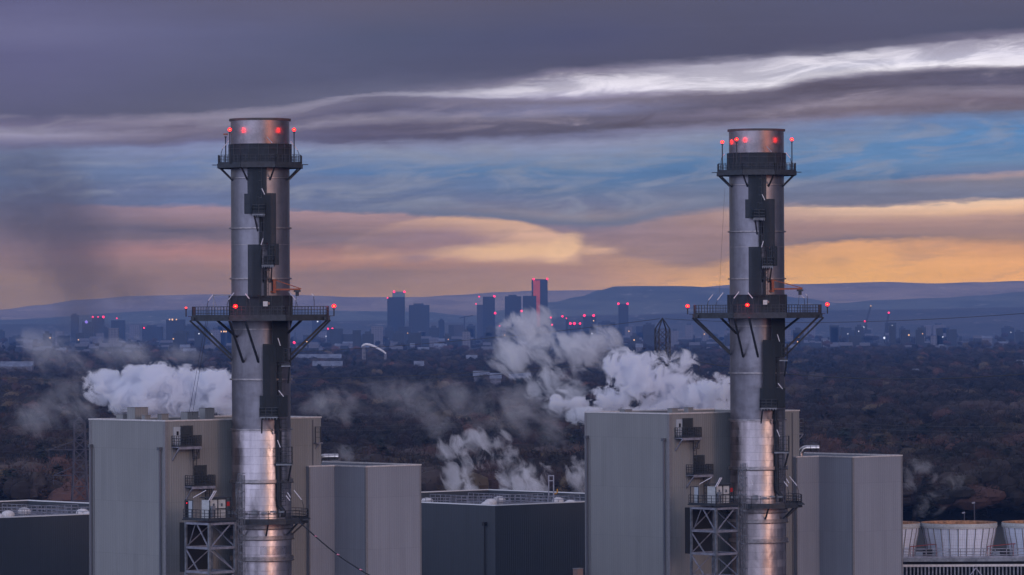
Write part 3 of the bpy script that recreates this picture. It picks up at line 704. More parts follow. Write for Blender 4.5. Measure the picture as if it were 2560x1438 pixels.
def make_annex(name, label, corner, px_a0, px_rec, px_near, px_end, px_rear, py_near, ywall):
    """corner = house corner (local frame origin); solves the stepped plan from photo columns"""
    o = Vector((corner.x, corner.y, 0)) - udir*ywall
    xa0 = solve(o, vdir, px_a0); xrec = solve(o, vdir, px_rec)
    prec = o+vdir*xrec; LB = solve(prec, -udir, px_near); near = prec-udir*LB
    Wc = solve(near, vdir, px_end); far = near+vdir*Wc; Lc = solve(far, udir, px_rear)+4
    hd = (P(px_near, py_near, near.y).z)
    t = empty(name, (near.x, near.y, 0), ROT, label, 'annex building', 'stepped annexes on the right of the boiler houses')
    xa = -(xrec-xa0); ya = LB
    poly = [(0,0),(Wc,0),(Wc,Lc),(0,Lc),(0,ya+1.2),(xa,ya+1.2),(xa,ya),(0-.0,ya)]
    poly = [(0,0),(Wc,0),(Wc,Lc),(xa+2,Lc),(xa+2,ya+3),(xa,ya+3),(xa,ya),(0,ya)]
    shell_building('wall', poly, hd, t, M['annex'], M['coping'], parapet=1.0)
    tr = MB().box(-.05,.25,-.05,-.015,0,hd-.02); tr.box(-.05,-.015,-.015,.2,0,hd-.02); tr.box(Wc-.22,Wc+.02,-.05,-.015,0,hd-.02)
    tr.box(xa-.03,xa+.14,ya-.05,ya-.01,0,hd-.02)
    tr.build('corner_trim', M['trim'], t)
    # bent exhaust pipe
    e0 = Vector((1.2, ya+4.4, hd-1.0)); pts = [e0, e0+Vector((0,0,1.25))]
    cdir = Vector((vdir.x*0+math.cos(-ROT), math.sin(-ROT), 0))   # world +x in the local frame
    for k in range(1, 7):
        a = R(15*k); pts.append(e0+Vector((0,0,1.25+.75*math.sin(a)))+cdir*(.75*(1-math.cos(a))))
    pts.append(pts[-1]+cdir*1.6)
    ep = MB().tube(pts, .36, 16).build('exhaust_pipe', M['silver'], t); smooth_auto(ep, 40)
    jt = MB()
    for q in (.3, .75): 
        c = pts[-2].lerp(pts[-1], q); jt.tube([c-cdir*.04, c+cdir*.04], .385, 16)
    jt.build('pipe_joint', M['ring'], ep)
    return t
CL = P(413, 1054.2, 528.5); CR = P(1673, 1036, 566.0)
LL = solve(CL, udir, 222); WL = solve(CL, vdir, 801)
LR = solve(CR, udir, 1460.5); WR = solve(CR, vdir, 1996.5)
make_house('boiler_house', 'tall grey corrugated boiler house behind the left flue stack, roof vents on top', CL, CL.z, LL, WL, 0)
make_house('boiler_house', 'tall grey corrugated boiler house behind the right flue stack, half under the thick white steam', CR, CR.z, LR, WR, 1)
make_annex('annex_building', 'lower stepped grey annex right of the left boiler house, bent silver pipe on its roof', CL, 770.7, 834.5, 912.5, 1050, 801.5, 1168.4, .55)
make_annex('annex_building', 'lower stepped grey annex right of the right boiler house, beside the white fan stacks', CR, 1989, 2045.3, 2129.6, 2253, 1997, 1144.6, .55)

# ------------------------------------------------------------------ turbine halls (dark, low, with parapets)
def make_hall(name, label, corner_px, corner_py, H, off_v, rails=True):
    D = H*F/(corner_py-787.2+.0045*(corner_px-1280)); c = P(corner_px, corner_py, D)
    t = empty(name, (c.x, c.y, 0), ROT, label, 'turbine hall', 'dark low turbine halls')
    A, B = 42.3, 36.5; z = c.z
    shell_building('wall', [(0,0),(B,0),(B,A),(0,A)], z, t, M['hall'], M['coping2'], parapet=1.45, thick=.4, cope_h=.13)
    MB().box(-.5,.02,-.5,.02,z+.132,z+.15)
    tr = MB().box(-.06,.25,-.06,-.015,0,z-.02); tr.box(-.06,-.015,-.015,.25,0,z-.02); tr.build('corner_trim', M['hall'], t)
    dpp = MB().tube([(-.25,1.9,0),(-.25,1.9,z-2.7)],.1,8).build('downpipe', M['cable'], t)
    MB().box(-.5,-.03,1.65,2.15,z-2.7,z-2.2).build('hopper', M['cable'], dpp)
    # near copings are dark
    # roof walkway railings and round ventilators
    wr = MB()
    for y0, y1, x in ((2,A-3,B*.62),(2,A-3,B*.82)):
        rail_mb(wr, [(x,y0),(x,y1)], z-1.4, 1.25, 1.1, t=.07)
    rail_mb(wr, [(1.5,A*.5),(B-1.5,A*.5)], z-1.4, 1.3, 1.1, t=.07); rail_mb(wr, [(1.5,A*.68),(B-1.5,A*.68)], z-1.4, 1.3, 1.1, t=.07)
    rail_mb(wr, [(1.2,1.2),(B-1.2,1.2)], z-1.4, 1.15, 1.1, t=.06)
    wr.build('walkway_railing', M['galvlight'], t)
    for x, y in ((5,8),(11,14),(17,20),(22,9),(8,25),(24,26),(14,30),(27,17)):
        v = MB().lathe([(.55,z-1.44),(.55,z-1.0),(.85,z-.9),(.88,z-.55),(.7,z-.28),(.35,z-.12),(.001,z-.08)], 16, x, y).build('roof_ventilator', M['coping'], t); smooth_auto(v, 40)
    return t, c
hc, hcp = make_hall('turbine_hall', 'dark slate turbine hall between the two boiler houses, gantry frame on its roof', 1238, 1265, 25.5, 0)
make_hall('turbine_hall', 'dark slate turbine hall at the lower left corner, left of the left boiler house', -22, 1296.5, 25.5, 0)
# gantry behind hall
gp = P(1378, 1236, 642)
gt = empty('roof_gantry', (gp.x, gp.y, gp.z-1.2), 0, 'small pale open gantry frame with yellow pipe on the middle hall roof', 'gantry')
fr = MB()
for x in (-.34, .34):
    for y in (-.35, .35): fr.bar((x,y,0),(x,y,3.85),.17)
for z in (.9, 3.1, 3.8):
    for y in (-.35,.35): fr.bar((-.4,y,z),(.4,y,z),.12)
    for x in (-.34,.34): fr.bar((x,-.35,z),(x,.35,z),.12)
fr.build('frame', M['galvlight'], gt)
MB().tube([(.45,0,1.25),(.7,0,1.3),(.85,0,1.5),(.85,0,1.95)], .09, 8).build('pipe', M['yellow'], gt)
bx = P(1455, 1430, 578); t = empty('wall_cabinet', (bx.x-.6, bx.y-6, bx.z-1.5), ROT, 'small beige cabinet at the foot of the right boiler house corner', 'cabinet')
MB().box(-.45,.5,-.4,.4,0,2.2).build('body', M['skin'], t); MB().box(-.5,.55,-.45,.45,2.205,2.3).build('lid', M['trim'], t)

# ------------------------------------------------------------------ lattice access towers with equipment decks
def make_tower(name, label, center, depth, var):
    sc = depth/533.0
    # local frame: near column at origin, axes as the houses
    t = empty(name, (center.x, center.y, 0), ROT, label, 'access tower', 'steel access towers')
    a = 4.3; b = 3.7; zt = center.z
    colm = MB()
    for x, y in ((0,0),(b,0),(0,a),(b,a)): colm.box(x-.13,x+.13,y-.13,y+.13,0,zt-.3)
    colm.build('column', M['galv'], t)
    bm = MB(); br = MB(); lv = zt-.3; k = 0
    while lv > 2:
        for p, q in (((0,0),(b,0)),((0,0),(0,a)),((b,0),(b,a)),((0,a),(b,a))):
            bm.bar((*p, lv-.14), (*q, lv-.14), .18, .26)
        z0 = lv-.3; z1 = lv-2.85
        w = .13
        if k == 0:
            br.bar((0,a*.5,z0),(0,.1,z1),w); br.bar((b*.8,0,z0),(.1,0,z1),w); br.bar((0,a*.6,z0),(b*.1,a,z1),w*.7)
        else:
            br.bar((0,a,z0),(0,a*.45,z1),w); br.bar((b,0,z0) if k % 2 == 0 else (0,0,z0),(.1,0,z1) if k % 2 == 0 else (b,0,z1),w*.9)
        br.bar((0,a,z1),(b,a,z0),w*.8); br.bar((b,a,z0),(b,0,z1),w*.8)
        lv -= 2.75; k += 1
    bm.build('beam', M['galvlight'], t); br.build('brace', M['galvlight'], t)
    dk = MB().box(-.3,b+.3,-.3,a+.3,zt-.1,zt+.05).build('deck', M['dark'], t)
    rail_mb(MB(), [(b+.2,-.2),(-.2,-.2),(-.2,a+.2)], zt+.05, 1.1, .7).build('railing', M['dark'], dk)
    cb = MB().box(.5,2.75,.5,2.0,zt+.1,zt+2.25).build('equipment_cabinet', M['white'], t)
    fr_ = MB()
    for x in (.45, 1.62, 2.8):
        fr_.box(x-.05,x+.05,.42,.5,zt+.06,zt+2.45)
    for z in (.1, 1.25, 2.4): fr_.box(.4,2.85,.41,.49,zt+z-.05,zt+z+.05)
    fr_.box(.3,3.5,.35,2.2,zt+2.46,zt+2.54); fr_.bar((3.4,.4,zt),(3.4,.4,zt+2.5),.09)
    fr_.build('cabinet_frame', M['dark'], t)
    for x in (1.0, 2.15): MB().box(x-.12,x+.12,.405,.412,zt+1.5,zt+1.85).build('notice', M['pipe'], t)
    MB().box(2.95,3.35,.5,.7,zt+1.5,zt+2.0).build('fire_box', M['red'], t)
    MB().box(.3,.8,-.15,.1,zt+.3,zt+1.6).build('switch_cabinet', M['galv'], t)
    dw = MB().box(-.1,-.02,a-1.35,a-.65,zt+.1,zt+2.1).build('gate_panel', M['doorw'], t)
    if var == 0:
        MB().box(-.08,.0,a-.62,a-.1,zt+.1,zt+2.1).build('doorway', M['black'], t)
        MB().sphere((-.15,a-.4,zt+1.85),.06,8,6).build('indicator_lamp', M['glowred'], t)
    gf = MB().bar((-.1,a,zt),(-.1,a,zt+2.2),.09); gf.bar((-.1,a-1.4,zt),(-.1,a-1.4,zt+2.2),.07); gf.bar((-.1,a,zt+2.2),(-.1,a-1.4,zt+2.2),.08)
    gf.build('gate_frame', M['dark'], t)
    fl = MB()
    fl.bar((-.2,a*.62,zt+2.5),(.6,a*.3,zt+3.35),.08); fl.bar((.1,.2,zt+2.2),(.9,.15,zt+3.3),.09)
    fl.bar((.35,.2,zt+2.2),(1.15,.15,zt+3.3),.09)
    fl.build('lamp_tube', M['tube'], t)
    # cat-ladder mast at the right column
    lm = MB(); x0, y0 = b+.55, -.3
    ladder_mb(lm, x0, y0, 2, zt+5.0, .55, True)
    for s in (0, .75): lm.bar((x0+s,y0+.7,2),(x0+s,y0+.7,zt+4.2+s),.1)
    for k in range(30):
        z = 2+k*1.15
        if z > zt+3.5: break
        lm.bar((x0,y0+.7,z),(x0+.75,y0+.7,z+1.15),.05); lm.bar((x0+.75,y0+.7,z),(x0,y0+.7,z+1.15),.05)
    lm.build('ladder', M['galv'], t)
    MB().box(-.2,4.0,4.4,5.2,zt-6,zt-.4).build('dark_backing', M['black'], t)  # plain near-black box behind the lattice, for the dark opening there
    return t
TL = P(523, 1301, 521); TR = P(1790, 1263.5, 557)
make_tower('access_tower', 'lattice steel access tower left of the left flue stack, open dark doorway on its deck', TL, 521, 0)
make_tower('access_tower', 'lattice steel access tower left of the right flue stack, closed pale gate on its deck', TR, 557, 1)

# ------------------------------------------------------------------ cable with pink tags
c0, c1 = P(748, 1304, 529), P(945, 1450, 515)
cb = MB(); pts = []
for k in range(15):
    q = k/14; p = c0.lerp(c1, q); p.z -= 1.1*math.sin(math.pi*q)*.5; pts.append(p-c0)
cbo = MB().tube(pts, .075, 6).build('sloping_cable', M['cable'], None, c0)
tag(cbo, 'thick dark cable sloping down to the right from the left stack platform', 'cable')
for q in (3, 7, 11):
    p = pts[q]; MB().bar(p+Vector((-.12,-.02,.12)), p+Vector((.15,-.02,-.02)), .14, .14).build('cable_tag', M['pink'], cbo)
def rope(label, a, b, sag=0, r=.03, m='wire', name='rope', n=12, cat='rope', group=None):
    pts = []
    for k in range(n+1):
        q = k/n; p = a.lerp(b, q); p.z -= sag*4*q*(1-q); pts.append(p-a)
    o = MB().tube(pts, r, 5).build(name, M[m], None, a); return tag(o, label, cat, group)
rope('thin rope hanging from the left stack middle platform, left strand of two', P(516,797,532), P(472,1036,540), 0, .022)
rope('thin rope hanging from the left stack middle platform, right strand of two', P(520,797,532), P(481,1038,540), 0, .022)
rope('thin rope hanging from the top platform of the right stack', P(1812,470,569), P(1798,735,569), 0, .014)

# ------------------------------------------------------------------ pylons and conductors
def pylon_mb(H, wtop, wmid, arms):
    body = MB()
    lv = [0, H*.16, H*.3, H*.42, H*.54, H-19.2, H-16.4, H-13.6, H-10.9, H-8.2, H-5.5, H-2.8] if H > 40 else [0, H*.16, H*.3, H*.42, H*.54, H*.64, H*.73, H*.81, H*.885, H*.955]
    def wd(z): 
        return 4.6-(4.6-wmid)*(z/(H*.55)) if z < H*.55 else wmid-(wmid-wtop)*min(1, (z-H*.55)/(H*.4))
    for i in range(len(lv)-1):
        a, b = wd(lv[i]), wd(lv[i+1])
        ca = [(sx*a/2*(2 if 0 else 1), sy*a/2, lv[i]) for sx, sy in ((-1,-1),(1,-1),(1,1),(-1,1))]
        cb_ = [(sx*b/2, sy*b/2, lv[i+1]) for sx, sy in ((-1,-1),(1,-1),(1,1),(-1,1))]
        for k in range(4):
            j = (k+1) % 4
            body.bar(ca[k], cb_[k], .26); body.bar(ca[k], cb_[j], .13); body.bar(ca[j], cb_[k], .13); body.bar(cb_[k], cb_[j], .14)
    w = wd(lv[-1])
    for sx, sy in ((-1,-1),(1,-1),(1,1),(-1,1)): body.bar((sx*w/2, sy*w/2, lv[-1]), (0,0,H), .24)
    am = MB()
    for z, L in arms:
        ww = wd(z)/2
        for s in (-1, 1):
            for sy in (-1, 1):
                am.bar((s*ww,sy*ww,z),(s*L,0,z),.16); am.bar((s*ww,sy*ww,z+2.0),(s*L,0,z),.13)
            for q in (.33,.66): am.bar((s*(ww+(L-ww)*q),0,z),(s*(ww+(L-ww)*q),0,z+2*(1-q)),.1)
            am.bar((s*L,0,z),(s*L,0,z-2.2),.12)
    return body, am
pa = P(1656, 795, 1150); Hp = pa.z
b_, a_ = pylon_mb(Hp, 2.9, 3.0, ((Hp*.775,9.5),(Hp*.60,7.0),(Hp*.46,9.0)))
pt = empty('pylon', (pa.x, pa.y, 0), R(18), 'dark lattice electricity pylon top rising out of the white steam, right of the skyline', 'pylon', 'electricity pylons')
b_.build('lattice_mast', M['pylon'], pt); a_.build('cross_arm', M['pylon'], pt)
pb = P(199, 1085, 1085); b_, a_ = pylon_mb(28.2, 2.4, 3.0, ((20.5,7.2),(14.5,6.2)))
pt = empty('pylon', (pb.x, pb.y, 0), R(10), 'pale lattice pylon left of the left boiler house, against dark woodland', 'pylon', 'electricity pylons')
b_.build('lattice_mast', M['pylonl'], pt); a_.build('cross_arm', M['pylonl'], pt)
wl = [('topmost conductor left of the dark pylon, thin across the skyline', (1650,797,1148), (560,886,1400), 1.6, .07, 0),
      ('topmost conductor right of the dark pylon, thin across the hills', (1662,797,1152), (2620,779,900), 1.5, .055, 0),
      ('upper dark conductor of the pair over the near woods, centre', (1560,901,1150), (560,945,1300), 1.6, .085, 0),
      ('lower dark conductor of the pair over the near woods, centre', (1564,906,1148), (560,962,1290), 1.6, .085, 0),
      ('thick dark conductor sagging over the woods on the right', (1745,905,1152), (2620,930,960), 2.7, .11, 0),
      ('thin upper conductor low over the right woods', (1900,1040,1150), (2620,1063,980), 1.2, .05, 0),
      ('thin lower conductor low over the right woods', (1900,1052,1150), (2620,1075,980), 1.2, .06, 0),
      ('upper conductor of the faint pair low over the middle woods', (1540,1026,1150), (560,1060,1300), 2.0, .05, 0),
      ('lower conductor of the faint pair low over the middle woods', (1540,1036,1150), (560,1072,1290), 2.0, .05, 0),
      ('upper conductor crossing the woods at the left edge', (-40,1068,1085), (300,1070,1300), .5, .05, 0),
      ('middle conductor crossing the woods at the left edge', (-40,1124,1085), (142,1124,1085), .6, .05, 0),
      ('lower conductor crossing the woods at the left edge', (-40,1167,1085), (150,1166,1085), .6, .05, 0),
      ('dark conductor crossing left of the white steam', (-40,943,1085), (330,946,1300), .6, .07, 0)]
for lb, a, b, sg, r, _ in wl: rope(lb, P(*a), P(*b), sg, r, 'wire', 'power_line', 24, 'power line', 'power lines')

# ------------------------------------------------------------------ cooling tower fan stacks at the right
ctd = 606; cp = P(2398, 1388, ctd); zd = cp.z
ct = empty('cooling_tower', (cp.x, cp.y, 0), 0, 'long cooling tower deck with rails and upright louvres, lower right corner', 'cooling tower')
x0, x1 = P(2200,1388,ctd-6).x-cp.x, 22
MB().box(x0,x1,-6.5,9,zd-.5,zd).build('deck', M['galv'], ct)
rl = MB(); rail_mb(rl, [(x0,-6.4),(x1,-6.4)], zd, 1.15, 1.45, t=.09); rl.build('railing', M['galvlight'], ct)
MB().box(x0,x1,-6.75,-6.5,zd-1.15,zd-.85).build('edge_beam', M['coping'], ct)
MB().box(x0,x1,-6.0,8,0,zd-.52).build('fill_wall', M['black'], ct)
lv = MB(); x = x0
while x < x1: lv.box(x,x+.18,-6.45,-6.15,0,zd-1.16); x += .48
lv.build('louvre', M['galv'], ct)
cl_ = MB(); x = x0+.4
while x < x1: cl_.box(x,x+.12,-6.8,-6.55,0,zd-1.16); x += 2.9
xb = P(2438,1415,ctd-6).x-cp.x
cl_.bar((xb,-6.85,zd-1.3),(xb-2.6,-6.85,zd-4.6),.13); cl_.bar((xb,-6.85,zd-1.3),(xb+2.6,-6.85,zd-4.6),.13)
cl_.build('post', M['galvlight'], ct)
def fan_stack(pxc, label):
    c = P(pxc, 1388, ctd); s = ctd/F
    t = empty('fan_stack', (c.x, c.y, zd+.004), 0, label, 'fan stack', 'fan stacks on the cooling tower')
    H = 83*s; r0, r1 = 81*s, 95*s
    o = MB().lathe([(r0, 0),(r0+.05,H*.15),(r0+.22,H*.4),(r0+.48,H*.65),(r1-.12,H*.87)], 64).build('barrel', M['fanw'], t, smooth=True)
    o = MB().ringbox(r1-.3, r1, H*.84, H*.98, 64); o.ringbox(r1-.3, r1+.06, H*.89, H*.905, 64); bd = smooth_auto(o.build('top_band', M['white'], t))
    MB().lathe([(r1-.01,H*.982),(r1-.02,H*.995),(r1-.28,H*.995),(r1-.5,H*.8),(r0,H*.2)], 64).build('rim', M['rust'], t)
    rb_ = MB()
    for k in range(26):
        a = 2*math.pi*(k+.5)/26
        for q0, q1, ra, rb2 in ((0,.4,r0+.03,r0+.25),(.4,.65,r0+.25,r0+.5),(.65,.85,r0+.5,r1-.09)):
            rb_.bar((math.sin(a)*ra,-math.cos(a)*ra,H*q0),(math.sin(a)*rb2,-math.cos(a)*rb2,H*q1),.11)
    rb_.build('rib', M['trim'], t)
    fr_ = MB()
    for xx in (3.3, 3.7): fr_.bar((xx,-4.2,0),(xx,-4.2,1.35),.07)
    fr_.bar((3.3,-4.2,1.35),(7.6,-2.5,1.65),.1); fr_.bar((6.8,-3.0,0),(6.8,-3.0,1.6),.07)
    fr_.build('fire_main', mat_red, t)
    MB().tube([(5.1,-2.6,.5),(6.3,-2.6,.5)],.45,12).build('motor', M['cable'], t)
    return t
mat_red = mat('dull_red_pipe', (.22,.03,.035), .6)
fan_stack(2206, 'white fan stack cut off by the right annex, leftmost of three')
fan_stack(2398, 'whole white ribbed fan stack with rusty rim, middle of three')
fan_stack(2600, 'white fan stack cut off by the right edge of the photo')
for px, py0, py1, lb in ((2436,1258,1300,'thin lamp post with hooked top behind the middle fan stack'),(2411,1283,1300,'short pale lamp post behind the middle fan stack')):
    a = P(px, py0, 720); t = empty('lamp_post', (a.x, a.y, 0), 0, lb, 'lamp post')
    MB().tube([(0,0,0),(0,0,a.z)],[.16,.09],6).build('pole', M['pylonl'], t); MB().bar((-.4,0,a.z),(.1,0,a.z+.1),.22).build('lamp_head', M['galvlight'], t)
# ------------------------------------------------------------------ ground and hills
def ground_mat(name, c1, c2, c3, sc):
    m = bpy.data.materials.new(name); m.use_nodes = True; g = m.node_tree; b = g.nodes['Principled BSDF']
    tcn = g.nodes.new('ShaderNodeTexCoord')
    a = noise(g, tcn.outputs['Object'], sc, 6, .65); c = noise(g, tcn.outputs['Object'], sc*4.3, 4, .6)
    x = mixc(g, a.smooth(.38, .62), c1+(1,), c2+(1,)); x = mixc(g, c.smooth(.56, .7), x, c3+(1,))
    g.links.new(x, b.inputs['Base Color']); b.inputs['Roughness'].default_value = .95
    return m
gm = ground_mat('woodland_floor', (.012,.010,.009), (.018,.014,.011), (.03,.022,.018), .004)
def moor_mat(name, c1, c2, c3):
    m = bpy.data.materials.new(name); m.use_nodes = True; g = m.node_tree; b = g.nodes['Principled BSDF']
    tcn = g.nodes.new('ShaderNodeTexCoord'); sp = g.nodes.new('ShaderNodeSeparateXYZ'); g.links.new(tcn.outputs['Object'], sp.inputs[0])
    X, Y, Z = (V(g, sp.outputs[i]) for i in range(3))
    a = noise(g, comb(g, X*(1/260), Y*(1/2600), Z*(1/22)), 1, 6, .65); c = noise(g, comb(g, X*(1/45), Y*(1/900), Z*(1/7)), 1, 4, .7)
    x = mixc(g, a.smooth(.38, .62), c1+(1,), c2+(1,)); x = mixc(g, c.smooth(.58, .72), x, c3+(1,))
    g.links.new(x, b.inputs['Base Color']); b.inputs['Roughness'].default_value = .95
    return m
hm1 = moor_mat('far_moor', (.30,.21,.15), (.46,.32,.22), (.62,.48,.36)); hm2 = moor_mat('near_moor', (.085,.095,.085), (.15,.15,.12), (.34,.30,.25)); hm3 = moor_mat('low_slopes', (.045,.045,.04), (.08,.07,.06), (.25,.22,.2))  # far ridge's sunlit paleness and warmth are put into its colour
gy = [-600, 0, 400, 800, 1200, 1800, 2600, 3600, 5000, 7000, 9500, 12000, 15000]
vs, fs = [], []
for j, y in enumerate(gy):
    for i in range(17): vs.append(((i-8)*1000.0, y, 0))
for j in range(len(gy)-1):
    for i in range(16): fs.append((j*17+i, j*17+i+1, (j+1)*17+i+1, (j+1)*17+i))
tag(MB().add(vs, fs).build('ground', gm), kind='structure')
from mathutils import noise as mn
def prof(pts, x):
    if x <= pts[0][0]: return pts[0][1]
    for a, b in zip(pts, pts[1:]):
        if x <= b[0]:
            q = (x-a[0])/(b[0]-a[0]); q = q*q*(3-2*q); return a[1]+(b[1]-a[1])*q
    return pts[-1][1]
farp = [(-300,790),(0,775),(100,765),(200,752),(350,742),(500,739),(730,740),(900,745),(1050,745),(1130,741),(1260,733),(1330,729),(1480,728),(1700,722),(1850,713),(2000,712),(2200,708),(2340,712),(2450,709),(2560,704),(2900,700)]
nearp = [(-300,806),(0,800),(470,776),(730,772),(1050,778),(1170,790),(1300,772),(1380,757),(1450,743),(1500,727),(1540,718),(1700,716),(1850,722),(2000,745),(2100,758),(2200,750),(2350,745),(2450,740),(2560,731),(2900,725)]
lowp = [(-300,812),(0,810),(500,806),(900,800),(1200,806),(1500,790),(1900,782),(2200,776),(2600,770),(2900,770)]
def hill_mesh(name, d0, p, w0, w1, hm):
    nx, ny = 380, 26; vs, fs = [], []
    for j in range(ny):
        q = j/(ny-1); d = d0-w0+(w0+w1)*q
        for i in range(nx):
            px = -1100+4700*i/(nx-1); k = (px-1280)/F
            top = 52+(787-.0045*(px-1280)-prof(p, px))*d0/F
            s = (d-(d0-w0))/w0 if d < d0 else 1-(d-d0)/w1
            s = max(0, min(1, s)); s = math.sin(s*math.pi/2)**1.3
            n = mn.fractal(Vector((k*d0/900, d/900, d0*.01)), 1.0, 2.1, 6)
            vs.append((k*d, d, (top+n*5)*s+n*14*s*(1-s)-1.5))
    for j in range(ny-1):
        for i in range(nx-1): fs.append((j*nx+i, j*nx+i+1, (j+1)*nx+i+1, (j+1)*nx+i))
    return tag(MB().add(vs, fs).build(name, hm, smooth=True), kind='structure')
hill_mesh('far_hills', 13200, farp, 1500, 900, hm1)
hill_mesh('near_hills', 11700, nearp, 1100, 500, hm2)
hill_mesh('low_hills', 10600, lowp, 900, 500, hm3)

# ------------------------------------------------------------------ haze
hz = bpy.data.materials.new('haze'); hz.use_nodes = True; g = hz.node_tree; g.nodes.clear()
o_ = g.nodes.new('ShaderNodeOutputMaterial'); pv = g.nodes.new('ShaderNodeVolumePrincipled')
pv.inputs['Color'].default_value = (.22,.43,1.0,1); pv.inputs['Density'].default_value = HAZE; pv.inputs['Anisotropy'].default_value = 0
g.links.new(pv.outputs[0], o_.inputs['Volume'])
hb = MB().box(-9000, 9000, -700, 14400, -3, 152).build('haze', hz); tag(hb, kind='stuff')

# ------------------------------------------------------------------ city skyline
def facade(name, base, fl=3.4, bay=4.0, glass=.45, lit=.0):
    m = bpy.data.materials.new(name); m.use_nodes = True; g = m.node_tree; b = g.nodes['Principled BSDF']
    tcn = g.nodes.new('ShaderNodeTexCoord'); sp = g.nodes.new('ShaderNodeSeparateXYZ'); g.links.new(tcn.outputs['Object'], sp.inputs[0])
    X, Y, Z = (V(g, sp.outputs[i]) for i in range(3))
    u = (X+Y)*(1/bay); w = Z*(1/fl)
    win = (u.m('FRACT')-.5).m('ABSOLUTE').smooth(.38, .30)*(w.m('FRACT')-.5).m('ABSOLUTE').smooth(.40, .30)
    cell = noise(g, comb(g, u.m('FLOOR')*3.1, w.m('FLOOR')*7.7, 0), 1, 0)
    c = mixc(g, win*(cell*.6+.4), tuple(base)+(1,), tuple(v*glass for v in base)+(1,))
    g.links.new(c, b.inputs['Base Color']); b.inputs['Roughness'].default_value = .5
    return m
FD = facade('dark_glass_facade', (.012,.016,.022)); FM = facade('grey_facade', (.045,.045,.058)); FL = facade('pale_facade', (.14,.14,.18))
FB = facade('brick_facade', (.13,.075,.07)); FO = mat('orange_panel', (.72,.10,.035), .6, var=.15, vs=.02); FG = facade('green_glass_facade', (.17,.26,.24))
CITY = 'towers of the distant city skyline'
def tower(px0, px1, py, d, label, m, lamps=(), thick=None, name='tower_block', cat='tower block', group=CITY, roofbox=True, rz=None):
    a = P(px0, py, d); b = P(px1, py, d); w = b.x-a.x; h = a.z; th = thick or w*.8
    t = empty(name, ((a.x+b.x)/2, d, 0), 0, label, cat, group)
    MB().box(-w/2, w/2, 0, th, 0, h).build('body', m, t)
    if roofbox:
        MB().box(-w*.28, w*.22, th*.3, th*.7, h+.01, h+3.2).build('plant_room', M['dark'], t)
    for l in lamps:
        k = l[2] if len(l) > 2 else 'citylamp'; r = l[3] if len(l) > 3 else 2.3
        p = P(l[0], l[1], d-3) - Vector(t.location)
        bm_ = MB().sphere((0,0,0), r, 8, 6).build('warning_lamp' if k == 'citylamp' else 'lit_window', M[k], t, p)
    return t
D0 = 9000
T = tower
T(968,1011,743,9000,'tall dark slab tower with greenish upper block, left of the skyline centre',FD,((969,745,'citylamp',1.5),),roofbox=False)
up = T(981,1012,729.5,9020,'greenish glass top storeys rising behind the tall dark slab tower',FG,((985,729.5),(1011,729.5)),roofbox=False)
T(1022,1073,763,8900,'broad dark tower right of the green topped one',FD)
T(1096,1111,801,9200,'slim grey block alone right of the broad dark tower',FD)
T(1121,1136,813,8200,'dark narrow block joined to a paler one, near the skyline centre',FD,roofbox=False)
T(1136,1160,812,8300,'paler block joined to a dark narrow one, near the skyline centre',FM,roofbox=False)
T(1192,1208,762,9100,'lower shoulder tower beside the steam veiled tower',FM,((1190,760,'citylamp',1.4),(1198,742,'citylamp',1.5)),roofbox=False)
T(1207,1237,742,9100,'steam veiled dark tower left of the orange striped one',FD,((1236,741),(1238,783)),roofbox=False)
T(1262,1303,741,9200,'wide grey tower, left of the pair beside the orange striped tower',FD,((1304,778),))
T(1307,1341,740,9000,'dark tower directly before the orange striped tower',FD,roofbox=False)
t = T(1329,1369,698.5,9300,'tallest tower of the skyline with a bright orange stripe',FD,((1334,698),(1368,697.5)),roofbox=False)
a, b = P(1333,700,9300), P(1350,700,9300)
MB().box(a.x-t.location.x, b.x-t.location.x, -1.2, -.05, 0, a.z-1).build('orange_panel', FO, t)
T(1414,1421,800,8800,'thin short tower among loose red lamps',FD,((1406,791,'citylamp',2.0),(1416,796,'citylamp',1.2),(1377,794,'citylamp',1.9),(1380,812,'citylamp',1.7),(1249,815,'citylamp',1.3)))
T(1424,1451,811,8700,'low dark block carrying three red lamps in a row',FD,((1426,809,'citylamp',2.4),(1436,809,'citylamp',2.6),(1450,809,'citylamp',2.1)),roofbox=False)
T(1458,1491,791,8900,'dark tower with two red lamps, right of the row of three lamps',FD,((1461,789,'citylamp',2.5),(1484,789,'citylamp',2.5),(1484,802,'citywarm',1.2)),roofbox=False)
T(1495,1538,806,8900,'broad low block between the two-lamp tower and the lone slim tower',FD)
T(1546,1571,760,9000,'lone slim dark tower right of centre with a lamp on each corner',FD,((1546,759.5),(1569,759.5)),roofbox=False)
T(1590,1608,816,8600,'small stepped block right of the lone slim tower, taller half',FD,roofbox=False)
T(1571,1628,832,8600,'small stepped block right of the lone slim tower, lower half',FD,roofbox=False)
T(780,802,797,8700,'blue grey tower under the left stack platform, white light near its top',FD,((794,804,'citywhite',1.4),))
T(817,846,822,8500,'squat block with two red lamps left of the white arch',FD,((820,822,'citylamp',1.6),(831,823,'citylamp',2.6)))
T(733,738,857,7600,'low block with one red lamp just right of the left stack',FD,((735,857,'citylamp',2.3),))
T(893,938,841,8000,'wide dark low block above the white arch',FD)
T(940,970,829,8400,'pale domed block at the foot of the slab tower',FM)
T(177,196,788,9100,'far left faint tower, leftmost of the left group',FD)
T(205,228,805,8900,'faint tower with a purple light on top',FD,((216,805,'citypurple',3.0),),roofbox=False)
T(230,259,793,9000,'faint tower with three red lamps in the left group',FD,((232,792.5,'citylamp',1.9),(245,792.5,'citylamp',1.6),(258.5,792.5,'citylamp',2.4),(229,847,'citylamp',1.8)),roofbox=False)
T(248,268,818,8700,'lower faint block before the three lamp tower',FD)
